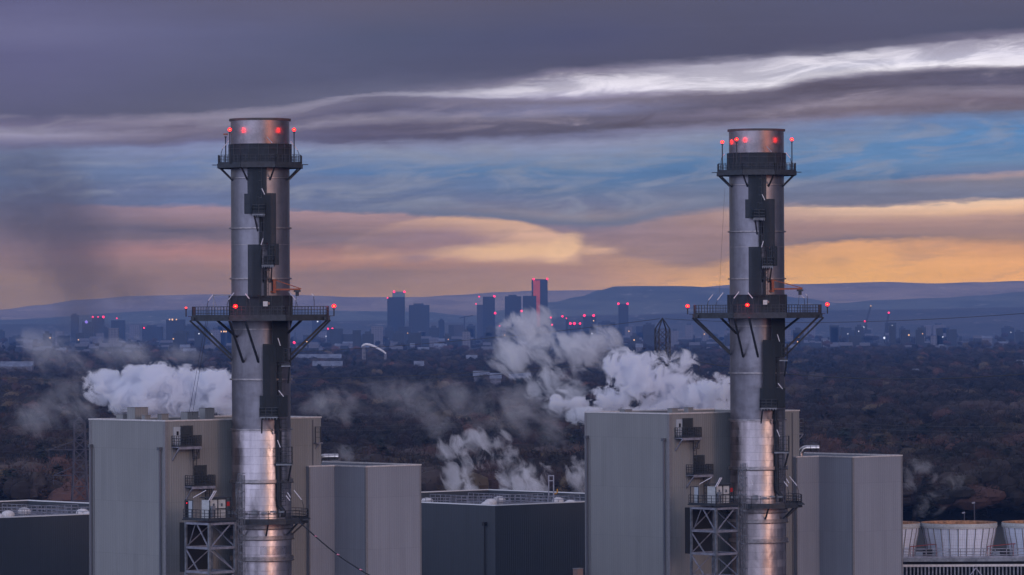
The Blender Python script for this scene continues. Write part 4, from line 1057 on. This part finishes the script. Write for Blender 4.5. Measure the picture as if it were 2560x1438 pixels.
T(277,311,801,8900,'faint tower in the left group with one small lamp above it',FD,((292,796,'citylamp',1.4),),roofbox=False)
T(355,405,817,9100,'wide faint block between the left group and the nearer dark block',FD,((360,820,'citylamp',1.6),))
T(415,461,799,8300,'dark block left of the left stack with pale lamps on its roof edge',FD,((424,799,'citywarm',1.3),(431,799,'citywarm',1.6),(441,799,'citywarm',1.2)),roofbox=False)
T(461,492,815,8400,'lower shoulder of the dark block left of the left stack',FD)
T(-6,11,828,8600,'dark block cut off by the left edge of the photo',FD)
T(22,60,843,8500,'low dark block near the left edge',FD)
T(544,578,814,7900,'dark block against the left stack with lit windows',FD,((553,829,'citywarm',1.2),(560,829,'citywarm',1.4),(565,829,'citywarm',1.3),(576,829,'citywarm',2.0),(552,862,'citywhite',1.2)))
T(1746,1786,858,6800,'dark low block seen under the right stack platform, left side',FD)
T(1766,1778,850,6900,'small tower on the dark low block under the right stack platform',FD,roofbox=False)
T(1985,2048,848,7600,'long dark block right of the right stack',FD,thick=40)
T(1997,2010,834,7650,'chimney like block rising behind the long dark block',FD,roofbox=False)
T(2095,2118,860,7800,'low dark block left of the grey slab before the cranes',FD)
T(2116,2150,830,8000,'grey slab block left of the two cranes',FD)
T(2235,2313,860,7500,'stepped dark mass right of the cranes, lower half',FD,thick=50,roofbox=False)
T(2277,2313,846,7600,'stepped dark mass right of the cranes, taller half',FD)
T(2332,2360,854,7900,'pale apartment block, left one of a pair',FL)
T(2400,2440,854,7900,'pale striped apartment block, right one of a pair',FL)
T(2398,2405,841,8300,'thin chimney shaft behind the pale apartment blocks, left one',FD,roofbox=False)
T(2443,2450,841,8300,'thin chimney shaft behind the pale apartment blocks, right one',FD,roofbox=False)
T(2328,2450,882,6900,'long low pale building with warm lights below the apartment blocks',FL,((2413,893,'citywarm',1.4),(2447,890,'citywarm',2.0),(2450,894,'citywhite',1.2)),thick=30,roofbox=False)
T(2552,2575,840,8200,'dark block cut off by the right edge of the photo',FD)
T(2480,2530,889,6900,'low block with three white roof tips near the spire',FM,((2493,878,'citywhite',1.6),(2508,878,'citywhite',1.2),(2528,877,'citywhite',1.9)),roofbox=False)
T(1150,1190,846,7800,'low dark block below the skyline centre',FD); T(1170,1260,862,7300,'long low dark warehouse left of the rising steam',FD,thick=40,roofbox=False)
T(2170,2185,846,7700,'small pale block at the foot of the left crane',FL); T(2186,2202,858,7700,'small pale block between the two cranes',FL)
T(800,813,866,7000,'narrow pale block left of the reddish block below the skyline',FL,roofbox=False); T(806,826,864,6950,'reddish block beside two narrow pale ones below the skyline',FB,roofbox=False); T(828,834,864,6930,'narrow pale block right of the reddish block below the skyline',FL,roofbox=False)
def spire(px, ptop, pbase, w, d, label):
    a = P(px, ptop, d); b = P(px, pbase, d); hw = w*d/F/2; t = empty('church_spire', (a.x, d, 0), 0, label, 'spire')
    MB().box(-hw, hw, -hw, hw, 0, b.z).build('tower', M['dark'], t)
    MB().add([(-hw*.9,-hw*.9,b.z),(hw*.9,-hw*.9,b.z),(hw*.9,hw*.9,b.z),(-hw*.9,hw*.9,b.z),(0,0,a.z)], [(0,1,4),(1,2,4),(2,3,4),(3,0,4),(3,2,1,0)]).build('spire', M['dark'], t)
spire(2537,826,868,9,7000,'dark pointed church spire near the right edge'); spire(738,825,846,10,7800,'dark pointed spire right of the left stack')
# arch bridge (white curved rib with two pylons)
d = 4000; c = P(935,884,d); t = empty('arch_bridge', (c.x, d, 0), 0, 'white curved arch with two pale piers left of the slab tower', 'bridge')
ar = MB(); pts = [P(x,y,d)-Vector(t.location) for x,y in ((905,866),(909,862.5),(915,861),(924,862),(935,866),(947,872),(957,878),(965,884))]
ar.tube(pts, [.7,.9,1.05,1.05,1.0,.85,.8,.65], 8); ar.build('arch_rib', M['coping2'], t)
for x0, x1, y in ((905,914,866),(960,967,885)):
    a, b = P(x0,y,d)-Vector(t.location), P(x1,y,d)-Vector(t.location); MB().box(a.x,b.x,-2,2,0,a.z).build('pier', FL, t)
def crane(px, ptop, pjib, ptip, label, d, lamps):
    a = P(px, ptop, d); tip = P(*ptip, d); t = empty('tower_crane', (a.x, d, 0), 0, label, 'tower crane', 'luffing tower cranes')
    def lat(p0, p1, w, n, th):
        m_ = MB(); p0, p1 = Vector(p0), Vector(p1); dd = (p1-p0).normalized(); sx = dd.cross(Vector((0,1,0))).normalized()*w/2; sy = Vector((0,w/2,0))
        for i, j in ((-1,-1),(1,-1),(1,1),(-1,1)): m_.bar(p0+sx*i+sy*j, p1+sx*i+sy*j, th*1.15)
        for k in range(n):
            q0, q1 = p0.lerp(p1,k/n), p0.lerp(p1,(k+1)/n); s = 1 if k % 2 else -1
            m_.bar(q0+sx*s-sy, q1-sx*s-sy, th*.7)
        return m_
    lat((0,0,0),(0,0,a.z),2.2,24,.7).build('mast', M['pylon'], t)
    j = P(*pjib, d)-Vector(t.location); lat(j, tip-Vector(t.location), 2.0, 20, .6).build('jib', M['pylon'], t)
    MB().box(-3.5,2.2,-1.5,1.5,a.z-1,a.z+3).build('cab', M['dark'], t)
    for l in lamps: MB().sphere((0,0,0), l[3], 8, 6).build('warning_lamp', M[l[2]], t, P(l[0],l[1],d-3)-Vector(t.location))
crane(2165,817,(2163,814),(2177,765),'tower crane with its jib up and red lamp, left of two on the right',7800,((2162,803.5,'citylamp',1.6),(2177,765,'citywarm',.9),(2159,818,'citywhite',1.2)))
crane(2212,845,(2211,843),(2222,782),'tower crane with its blue jib up, right of two on the right',7800,((2222,782,'citylamp',1.6),(2211,845,'citywhite',2.0),(2208,860,'citywhite',1.6),(2218,860,'citywhite',1.8)))
d = 8600; a = P(1161,790,d); t = empty('tower_crane', (a.x,d,0),0,'thin faint crane mast near the skyline centre','tower crane'); MB().box(-1.2,1.2,-1.2,1.2,0,a.z).build('mast',M['pylon'],t); MB().bar((-10,0,a.z-4),(16,0,a.z+1),1.6).build('jib',M['pylon'],t)

# low sheds and houses seen over the trees
def shed(px0, px1, py, d, label, m, rm, group=None, th=None, cat='shed'):
    a, b = P(px0,py,d), P(px1,py,d); w = b.x-a.x; h = a.z; th = th or min(60, max(14, w*.35)); e = h*.78
    t = empty('shed' if cat == 'shed' else 'house', ((a.x+b.x)/2, d, 0), 0, label, cat, group)
    MB().box(-w/2,w/2,0,th,0,e).build('wall', m, t)
    MB().add([(-w/2-.5,-.6,e+.01),(w/2+.5,-.6,e+.01),(w/2+.5,th/2,h),(-w/2-.5,th/2,h),(w/2+.5,th+.6,e+.01),(-w/2-.5,th+.6,e+.01)], [(0,1,2,3),(3,2,4,5),(0,3,5),(1,4,2),(0,5,4,1)]).build('roof', rm, t)
WR_ = mat('pale_roof', (.15,.17,.23), .5, var=.4, vs=.15); DR = mat('slate_roof', (.10,.10,.13), .6)
for a in ((736,852,886,4200,'long pale roofed shed right of the left stack, upper one'),(782,854,903,3500,'long bright roofed shed right of the left stack, lower one'),
          (1036,1058,903,3500,'short bright roof below the broad dark tower'),(1184,1222,928,2950,'pale roofed shed left of the steam, leftmost of three in a row'),
          (1226,1252,933,2850,'bright small shed left of the steam, middle of three in a row'),(1274,1326,932,2850,'long pale shed left of the steam, rightmost of three in a row'),
          (0,80,904,3500,'long bluish pale shed at the left edge'),(1166,1192,888,4100,'small pale shed below the skyline centre'),
          (2286,2298,922,3000,'tiny white roof among trees on the right'),(2545,2560,900,3600,'white house by the right edge')):
    shed(*a[:5], FL, WR_, 'pale sheds among the trees')
r2 = random.Random(11)
for i in range(190):
    px = r2.uniform(-60, 2620); d = r2.choice((5300,5700,6200,6700,7200,7700)); w = r2.uniform(9, 34)
    pyy = 787+F*(52-r2.uniform(9, 19))/d-.0045*(px-1280)
    pale = r2.random() < .33
    zn = next(z for a, b, z in (((-99,560,'left of the left stack'),(560,960,'just right of the left stack'),(960,1400,'below the tall skyline towers'),(1400,1830,'left of the right stack'),(1830,2230,'right of the right stack'),(2230,2700,'near the right edge'))) if a <= px < b)
    shed(px, px+w, pyy, d+r2.uniform(-200,200), 'small '+('pale' if pale else 'dark')+' low building half lost in haze '+zn,
         FL if pale else FD, WR_ if (pale and r2.random() < .5) else DR, 'low buildings pale in the haze' if pale else 'low buildings dark in the haze', None, 'house')

zones = ((-99,560,'left of the left stack'),(560,960,'just right of the left stack'),(960,1400,'below the tall skyline towers'),(1400,1830,'left of the right stack'),(1830,2230,'right of the right stack'),(2230,2700,'near the right edge'))
for i in range(105):
    px = r2.uniform(-30, 2600); d = r2.choice((6400,7100,7900,8600)); w = r2.uniform(14, 34); pyy = 787+F*(52-r2.uniform(20, 36))/d-.0045*(px-1280)
    zn = next(z for a, b, z in zones if a <= px < b); pale = r2.random() < .25
    lm = ((px+w*r2.random(), pyy+r2.uniform(5, 22), r2.choice(('citywarm','citywhite')), r2.uniform(.7, 1.1)),) if r2.random() < .35 else ()
    T(px, px+w, pyy, d, ('pale' if pale else 'dark')+' mid rise block low in the haze '+zn, FL if pale else FD, lm, group='mid rise blocks under the skyline', roofbox=r2.random() < .4)
# ------------------------------------------------------------------ winter woodland
def tree_meshes(seed, kind):
    r = random.Random(seed); tk = MB(); tw = MB()
    H = 1.0
    if kind == 'bare':
        tk.tube([(0,0,0),(.01,.0,.2),(0,.01,.42)], [.028,.022,.015], 6)
        for i in range(9):
            a = i*2.4+r.random(); zz = .2+.3*r.random(); L = .28+.2*r.random(); e = R(35+35*r.random())
            p0 = Vector((0,0,zz)); p1 = p0+Vector((math.cos(a)*math.cos(e), math.sin(a)*math.cos(e), math.sin(e)))*L*.5; p2 = p1+Vector((math.cos(a+.3)*math.cos(e+.2), math.sin(a+.3)*math.cos(e+.2), math.sin(e+.2)))*L*.6
            tk.tube([p0,p1,p2],[.011,.008,.003],4)
        lobes = [(Vector((math.cos(a)*q, math.sin(a)*q, z)), s) for a, q, z, s in ((r.random()*6.28, r.uniform(.0,.24), r.uniform(.45,.72), r.uniform(.17,.27)) for _ in range(9))]
        for c, s in lobes:
            sp_ = MB().sphere((0,0,0), s*.74, 8, 6); ph = r.random()*9
            tw.add([(v[0]*(1+.3*mn.noise(Vector(v)*14+Vector((ph,0,0))))+c.x, v[1]*(1+.3*mn.noise(Vector(v)*14+Vector((0,ph,0))))+c.y, v[2]*(.95+.35*mn.noise(Vector(v)*14+Vector((0,0,ph))))+c.z) for v in sp_.v], sp_.f)
        for i in range(820):
            c, s = r.choice(lobes); th = r.random()*6.28; u = r.uniform(-.6, 1); rr = s*(r.random()**.4)
            dr = Vector((math.cos(th)*math.sqrt(1-u*u), math.sin(th)*math.sqrt(1-u*u), u)); p = c+dr*rr
            d = (dr+Vector((r.gauss(0,.4), r.gauss(0,.4), .5+r.gauss(0,.3)))).normalized(); L = r.uniform(.03,.085); sd_ = d.cross(Vector((r.gauss(0,1), r.gauss(0,1), r.gauss(0,1)))).normalized()*r.uniform(.005,.012)
            tw.add([p-sd_, p+sd_, p+d*L], [(0,1,2)])
    else:
        tk.tube([(0,0,0),(0,0,.9)], [.03,.008], 6)
        for i in range(420):
            z = .12+.85*r.random()**1.2; rad = .24*(1-z)**.7*(.5+.5*r.random())+.02; a = r.random()*6.28; p = Vector((math.cos(a)*rad, math.sin(a)*rad, z))
            d = Vector((math.cos(a), math.sin(a), -.3+r.gauss(0,.3))).normalized(); sd_ = d.cross(Vector((0,0,1))).normalized()*.03
            tw.add([p-sd_, p+sd_, p+d*.09+Vector((0,0,.02))], [(0,1,2)])
    return tk, tw
def tmat(name, c):
    m = bpy.data.materials.new(name); m.use_nodes = True; g = m.node_tree; b = g.nodes['Principled BSDF']
    oi = g.nodes.new('ShaderNodeObjectInfo'); r_ = V(g, oi.outputs['Random'])
    vm = g.nodes.new('ShaderNodeVectorMath'); vm.operation = 'SCALE'; vm.inputs[0].default_value = c; ge = g.nodes.new('ShaderNodeNewGeometry'); pn = noise(g, ge.outputs['Position'], 1/170, 4, .6); pm = noise(g, ge.outputs['Position'], 1/45, 2, .5)
    g.links.new(((r_*r_*1.6+.55)*(pn.smooth(.40, .66)*2.0+.5)*(pm*1.2+.3)).x, vm.inputs['Scale'])
    g.links.new(vm.outputs[0], b.inputs['Base Color']); b.inputs['Roughness'].default_value = .95
    return m
TK = tmat('bark', (.022,.018,.017)); TB = tmat('brown_twigs', (.018,.0135,.0125)); TR_ = tmat('russet_twigs', (.032,.016,.013)); TG = tmat('evergreen_foliage', (.006,.011,.010)); TO = tmat('ochre_twigs', (.036,.026,.016))
kinds = [('bare_tree',1,'bare',TB,'bare brown winter tree in the near wood'),('bare_tree',2,'bare',TR_,'bare russet tinted winter tree in the near wood'),
         ('bare_tree',3,'bare',TB,None),('evergreen_tree',4,'ever',TG,'dark evergreen tree among bare ones in the near wood'),('bare_tree',5,'bare',TO,'bare ochre tinted winter tree in the near wood')]
kd = []
for nm, sd0, kk, mm, lb in kinds:
    tk, tw = tree_meshes(sd0, kk)
    a = bpy.data.meshes.new('trunk'); a.from_pydata(tk.v, [], tk.f); a.materials.append(TK)
    b = bpy.data.meshes.new('crown'); b.from_pydata(tw.v, [], tw.f); b.materials.append(mm)
    kd.append((nm, a, b, lb or kinds[0][4]))
def clearing(px, d):
    for cx, cd_, wx, wd_ in ((2320,1790,75,120),(1390,1730,85,60),(1050,1690,70,50),(2080,1820,30,60),(2500,1900,60,60)):
        if ((px-cx)/wx)**2+((d-cd_)/wd_)**2 < 1: return True
    return False
rt = random.Random(5); cnt = 0; pts_ind = []
while cnt < 300:
    d = 1130+1100*rt.random()**1.5; z = rt.random()
    px = rt.uniform(-10,235) if z < .14 else (rt.uniform(800,1470) if z < .58 else rt.uniform(1990,2580))
    if clearing(px, d): continue
    if px < 235 and d > 1900: continue
    hgt = rt.uniform(9, 15); k = rt.choices(range(5), (34,22,24,7,9))[0]
    if 2130 < px and d < 1500: k = 1 if rt.random() < .6 else k
    nm, a, b, lb = kd[k]; x = (px-1280)/F*d
    t = empty(nm, (x, d, 0), rt.random()*6.28, lb, 'tree', 'trees of the near wood')
    t['label'] = lb + (' left of the left boiler house' if px < 300 else ', between the two boiler houses' if px < 1600 else ', beyond the right annex')
    sc = hgt*rt.uniform(1.0,1.25)*(1.25 if k != 3 else 1)
    for me, n_ in ((a,'trunk'),(b,'crown')):
        o = bpy.data.objects.new(n_, me); col.objects.link(o); o.parent = t; o.scale = (sc, sc, hgt)
    cnt += 1
# the rest of the wood: one mass
src = [MB() for _ in range(4)]
def merged_source(i, k):
    tk, tw = tree_meshes(20+i, k); return tk, tw
pv_, ids = [], []
rr_ = random.Random(9)
N = 15000
for i in range(N):
    q = rr_.random()
    d = 1/(1/1120-(1/1120-1/8600)*q) if i % 3 else math.sqrt(1120**2+(5200**2-1120**2)*q)
    k = rr_.uniform(-.135, .135)
    if clearing(k*F+1280, d): continue
    if d > 5200 and rr_.random() < .35: continue
    pv_.append((k*d, d, 0))
me = bpy.data.meshes.new('woodland'); me.from_pydata(pv_, [], [])
wo = bpy.data.objects.new('woodland', me); col.objects.link(wo); tag(wo, 'dark mass of bare winter woodland reaching back to the city', 'woodland', kind='stuff')
ng = bpy.data.node_groups.new('scatter', 'GeometryNodeTree')
ng.interface.new_socket('Geometry', in_out='INPUT', socket_type='NodeSocketGeometry'); ng.interface.new_socket('Geometry', in_out='OUTPUT', socket_type='NodeSocketGeometry')
gi = ng.nodes.new('NodeGroupInput'); go = ng.nodes.new('NodeGroupOutput'); jn = ng.nodes.new('GeometryNodeJoinGeometry')
mp_ = ng.nodes.new('GeometryNodeMeshToPoints'); ng.links.new(gi.outputs[0], mp_.inputs[0])
firsts = {}
for o in col.objects:
    if o.name.split('.')[0] == 'crown' and o.data.name not in firsts: firsts[o.data.name] = o
wts = [.30,.20,.28,.07,.15]; acc = 0
rv = ng.nodes.new('FunctionNodeRandomValue'); rv.data_type = 'FLOAT'; rv.inputs[2].default_value = 0; rv.inputs[3].default_value = 1
for i, (nm, a, b, lb) in enumerate(kd):
    oi = ng.nodes.new('GeometryNodeObjectInfo'); oi.transform_space = 'ORIGINAL'; oi.inputs[0].default_value = firsts[b.name]
    lo, hi = acc, acc+wts[i]; acc = hi
    c1 = ng.nodes.new('FunctionNodeCompare'); c1.operation = 'GREATER_EQUAL'; c2 = ng.nodes.new('FunctionNodeCompare'); c2.operation = 'LESS_THAN'
    ng.links.new(rv.outputs[1], c1.inputs[0]); c1.inputs[1].default_value = lo; ng.links.new(rv.outputs[1], c2.inputs[0]); c2.inputs[1].default_value = hi
    an = ng.nodes.new('FunctionNodeBooleanMath'); ng.links.new(c1.outputs[0], an.inputs[0]); ng.links.new(c2.outputs[0], an.inputs[1])
    ip = ng.nodes.new('GeometryNodeInstanceOnPoints'); ng.links.new(mp_.outputs[0], ip.inputs[0]); ng.links.new(an.outputs[0], ip.inputs[1]); ng.links.new(oi.outputs['Geometry'], ip.inputs[2])
    rs = ng.nodes.new('FunctionNodeRandomValue'); rs.data_type = 'FLOAT_VECTOR'; rs.inputs[0].default_value = (12,12,8); rs.inputs[1].default_value = (25,25,17); rs.inputs['Seed'].default_value = 3+i
    ro_ = ng.nodes.new('FunctionNodeRandomValue'); ro_.data_type = 'FLOAT_VECTOR'; ro_.inputs[0].default_value = (0,0,0); ro_.inputs[1].default_value = (0,0,6.28); ro_.inputs['Seed'].default_value = 13+i
    ng.links.new(ro_.outputs[0], ip.inputs['Rotation']); ng.links.new(rs.outputs[0], ip.inputs['Scale'])
    ng.links.new(ip.outputs[0], jn.inputs[0])
ng.links.new(jn.outputs[0], go.inputs[0])
md = wo.modifiers.new('scatter', 'NODES'); md.node_group = ng
# pale grass clearings
cg = mat('tan_grass', (.30,.20,.12), .95, var=.4, vs=.05)
for cx, cd_, wx, wd_ in ((2320,1790,75,120),(1390,1730,85,60),(1050,1690,70,50),(2080,1820,30,60),(2500,1900,60,60)):
    pl_ = []
    for k in range(28):
        a = 2*math.pi*k/28; q = 1+.25*mn.noise(Vector((math.cos(a)*1.5+cx, math.sin(a)*1.5, 0)))
        dd = cd_+wd_*math.sin(a)*q; pl_.append(((cx+wx*math.cos(a)*q-1280)/F*dd, dd, .05))
    tag(MB().add(pl_, [tuple(range(28))]).build('grass_clearing', cg), kind='structure')
# ------------------------------------------------------------------ steam and smoke
def steam(name, label, blobs, dens, nsc, erode, gain=2.2, color=(.97,.97,1.0), detail=5, cat='steam', rate=1.0, seed=0, hull=1.12, big=2.0, bias=.16, depthk=.5, skew=0.0, bmin=0.0, stretch=(1,1,1), aniso=0.0):
    cen = P(blobs[0][0], blobs[0][1], blobs[0][2])
    E_ = []
    for bl in blobs:
        px, py, d, rx, ry, rz = bl[:6]; w = bl[6] if len(bl) > 6 else 1.0
        c = P(px, py, d)-cen; E_.append((c, Vector((rx*d/F, rz*depthk, ry*d/F)), w))
    mb = MB()
    for c, r, w in E_:
        s = MB().sphere((0,0,0), 1, 20, 14); mb.add([(v[0]*r.x*hull+c.x, v[1]*r.y*hull+c.y, v[2]*r.z*hull+c.z) for v in s.v], s.f)
    tmp = mb.build('tmp', None); mn_ = min(min(r) for _, r, _ in E_)
    rm = tmp.modifiers.new('r', 'REMESH'); rm.mode = 'VOXEL'; rm.voxel_size = max(.5, mn_*.22)
    dg = bpy.context.evaluated_depsgraph_get(); me = bpy.data.meshes.new_from_object(tmp.evaluated_get(dg)); bpy.data.objects.remove(tmp)
    me.name = name; me.materials.clear()
    o = bpy.data.objects.new(name, me); col.objects.link(o); o.location = cen; tag(o, label, cat, 'steam and smoke plumes')
    m = bpy.data.materials.new(name); m.use_nodes = True; g = m.node_tree; g.nodes.clear()
    out = g.nodes.new('ShaderNodeOutputMaterial'); pv = g.nodes.new('ShaderNodeVolumePrincipled'); g.links.new(pv.outputs[0], out.inputs['Volume'])
    tc = g.nodes.new('ShaderNodeTexCoord'); sp = g.nodes.new('ShaderNodeSeparateXYZ'); g.links.new(tc.outputs['Object'], sp.inputs[0])
    X, Y, Z = (V(g, sp.outputs[i]) for i in range(3)); Fd = None
    for c, r, w in E_:
        ma = g.nodes.new('ShaderNodeVectorMath'); ma.operation = 'MULTIPLY_ADD'; g.links.new(tc.outputs['Object'], ma.inputs[0])
        ma.inputs[1].default_value = (1/r.x, 1/r.y, 1/r.z); ma.inputs[2].default_value = (-c.x/r.x, -c.y/r.y, -c.z/r.z)
        ln = g.nodes.new('ShaderNodeVectorMath'); ln.operation = 'LENGTH'; g.links.new(ma.outputs[0], ln.inputs[0])
        f = V(g, ln.outputs['Value'])*(-w)+w
        Fd = f if Fd is None else Fd.m('SMOOTH_MAX', f, .15)
    cv = comb(g, X*stretch[0]+Z*skew+seed*3.1, Y*stretch[1]*.4, Z*stretch[2]+X*(skew*.6)+seed*7.7)
    n = noise(g, cv, 1/nsc, detail, .70, .75); nb = noise(g, cv, .30/nsc, 3, .55, .6)
    dn = ((Fd*1.3 - bias - (n-.5)*erode - (nb-.5)*big)*gain).clamp()
    edge = Fd.smooth(1-hull, 1-hull+.14)
    g.links.new((dn*edge*dens+bmin).x, pv.inputs['Density'])
    pv.inputs['Color'].default_value = tuple(color)+(1,); pv.inputs['Anisotropy'].default_value = aniso
    me.materials.append(m); m.cycles.volume_step_rate = rate
    return o
ST = (.945,.955,1.0)
steam('steam_plume', 'thick white steam rolling left from behind the left flue stack over the boiler house roof',
  [(440,975,625,110,62,9),(560,975,622,80,50,8),(500,985,625,120,62,9),(350,985,628,100,58,9),(290,975,630,80,42,8),(260,948,632,55,26,6),(560,1010,620,70,45,7),(400,1015,625,120,45,8),(330,935,628,55,24,6),(400,932,626,55,28,6),(470,938,625,50,26,6),(540,945,622,50,30,6)],
  1.1, 2.0, 5.4, 2.2, ST, seed=1, rate=.6, big=3)
steam('steam_plume', 'thick white steam rolling left from behind the right flue stack over the boiler house roof',
  [(1655,960,640,105,72,9),(1812,990,635,32,50,6),(1790,965,635,22,34,5),(1690,910,640,60,38,7),(1560,915,642,52,46,8),(1600,950,641,80,55,8),(1700,1000,640,90,42,8),(1440,1010,642,70,30,7),(1400,1000,644,40,26,6),(1640,925,640,80,46,8),(1760,1022,640,80,26,8),(1620,1030,640,80,18,7),(1500,1030,620,60,18,6),(1452,1040,600,40,24,5),(1752,975,638,55,48,7),(1520,1000,642,60,34,7)],
  1.1, 2.0, 5.4, 2.2, ST, seed=2, rate=.6, big=3)
steam('steam_wisp', 'softer steam arm rising up left from the right plume into the skyline',
  [(1390,930,660,75,75,9),(1350,880,665,85,65,9),(1310,840,670,75,60,9),(1420,985,655,55,40,7),(1450,880,660,80,50,9),(1270,880,670,60,50,8),(1400,1010,650,50,34,6),(1330,800,672,60,40,8),(1370,960,655,70,50,8),(1300,900,664,60,50,8),(1500,870,660,60,60,8)],
  .30, 2.6, 6.0, 1.3, ST, seed=3, big=3.2, skew=.3)
steam('steam_wisp', 'thin steam drifting up left from the left plume toward the left edge',
  [(225,930,650,85,55,9),(180,905,652,85,55,9),(130,875,655,80,48,9),(90,850,658,70,40,8),(250,890,655,100,50,9),(330,880,655,110,40,9),(170,970,650,90,60,8),(450,890,648,90,34,8),(200,1030,648,80,60,8),(100,1040,650,90,60,8)],
  .10, 3.4, 3.4, .9, ST, seed=4, big=2.2, skew=.3)
steam('steam_wisp', 'two leaning steam wisps rising behind the middle turbine hall roof',
  [(1150,1185,700,48,55,6),(1125,1130,702,52,42,6),(1170,1230,698,36,26,5),(1290,1205,700,58,48,6),(1250,1150,702,60,42,6),(1210,1105,704,70,38,6),(1320,1225,698,50,26,5),(1330,1180,705,55,40,6),(1440,1190,705,36,50,6)],
  .30, 2.3, 6.4, 1.2, ST, seed=5, stretch=(1.15,1,.85), big=3.6, skew=.22)
steam('steam_wisp', 'faint steam veil hanging over the middle woods',
  [(1250,1060,760,110,60,10),(1150,1000,770,110,70,10),(1060,1010,780,120,60,10),(1300,1010,765,90,50,10),(960,980,785,120,60,10),(1380,1080,755,60,60,9),(1110,1060,770,60,40,9),(850,1010,780,70,60,9)],
  .05, 4.6, 5.0, .9, ST, seed=6, big=3.6, skew=.25)
steam('steam_wisp', 'small steam puffs by the right edge of the right annex',
  [(2272,1205,690,26,42,4),(2305,1165,692,36,26,4),(2330,1250,690,40,40,4),(2370,1200,692,50,30,4),(2300,1270,688,26,34,4)],
  .10, 2.2, 5.4, 1.0, ST, seed=7, big=3)
steam('steam_wisp', 'thin steam puff above the silver pipe of the left annex',
  [(860,1135,650,32,28,4),(840,1155,650,26,18,4),(770,1025,640,30,26,4),(790,1000,640,30,26,4)], .10, 2.4, 3.6, 1.1, ST, seed=8, big=3)
steam('smoke_column', 'thin dark smoke column leaning into the sky at the left',
  [(150,600,1500,150,150,46),(120,480,1500,150,110,44),(190,690,1500,120,120,40),(200,760,1500,90,90,34),(70,420,1500,130,80,40),(60,560,1500,120,110,40),(300,720,1500,110,60,34)],
  .013, 18, 3.6, 1.0, (.30,.30,.38), seed=9, cat='smoke', big=2.4, bias=.0, depthk=1, skew=.3)
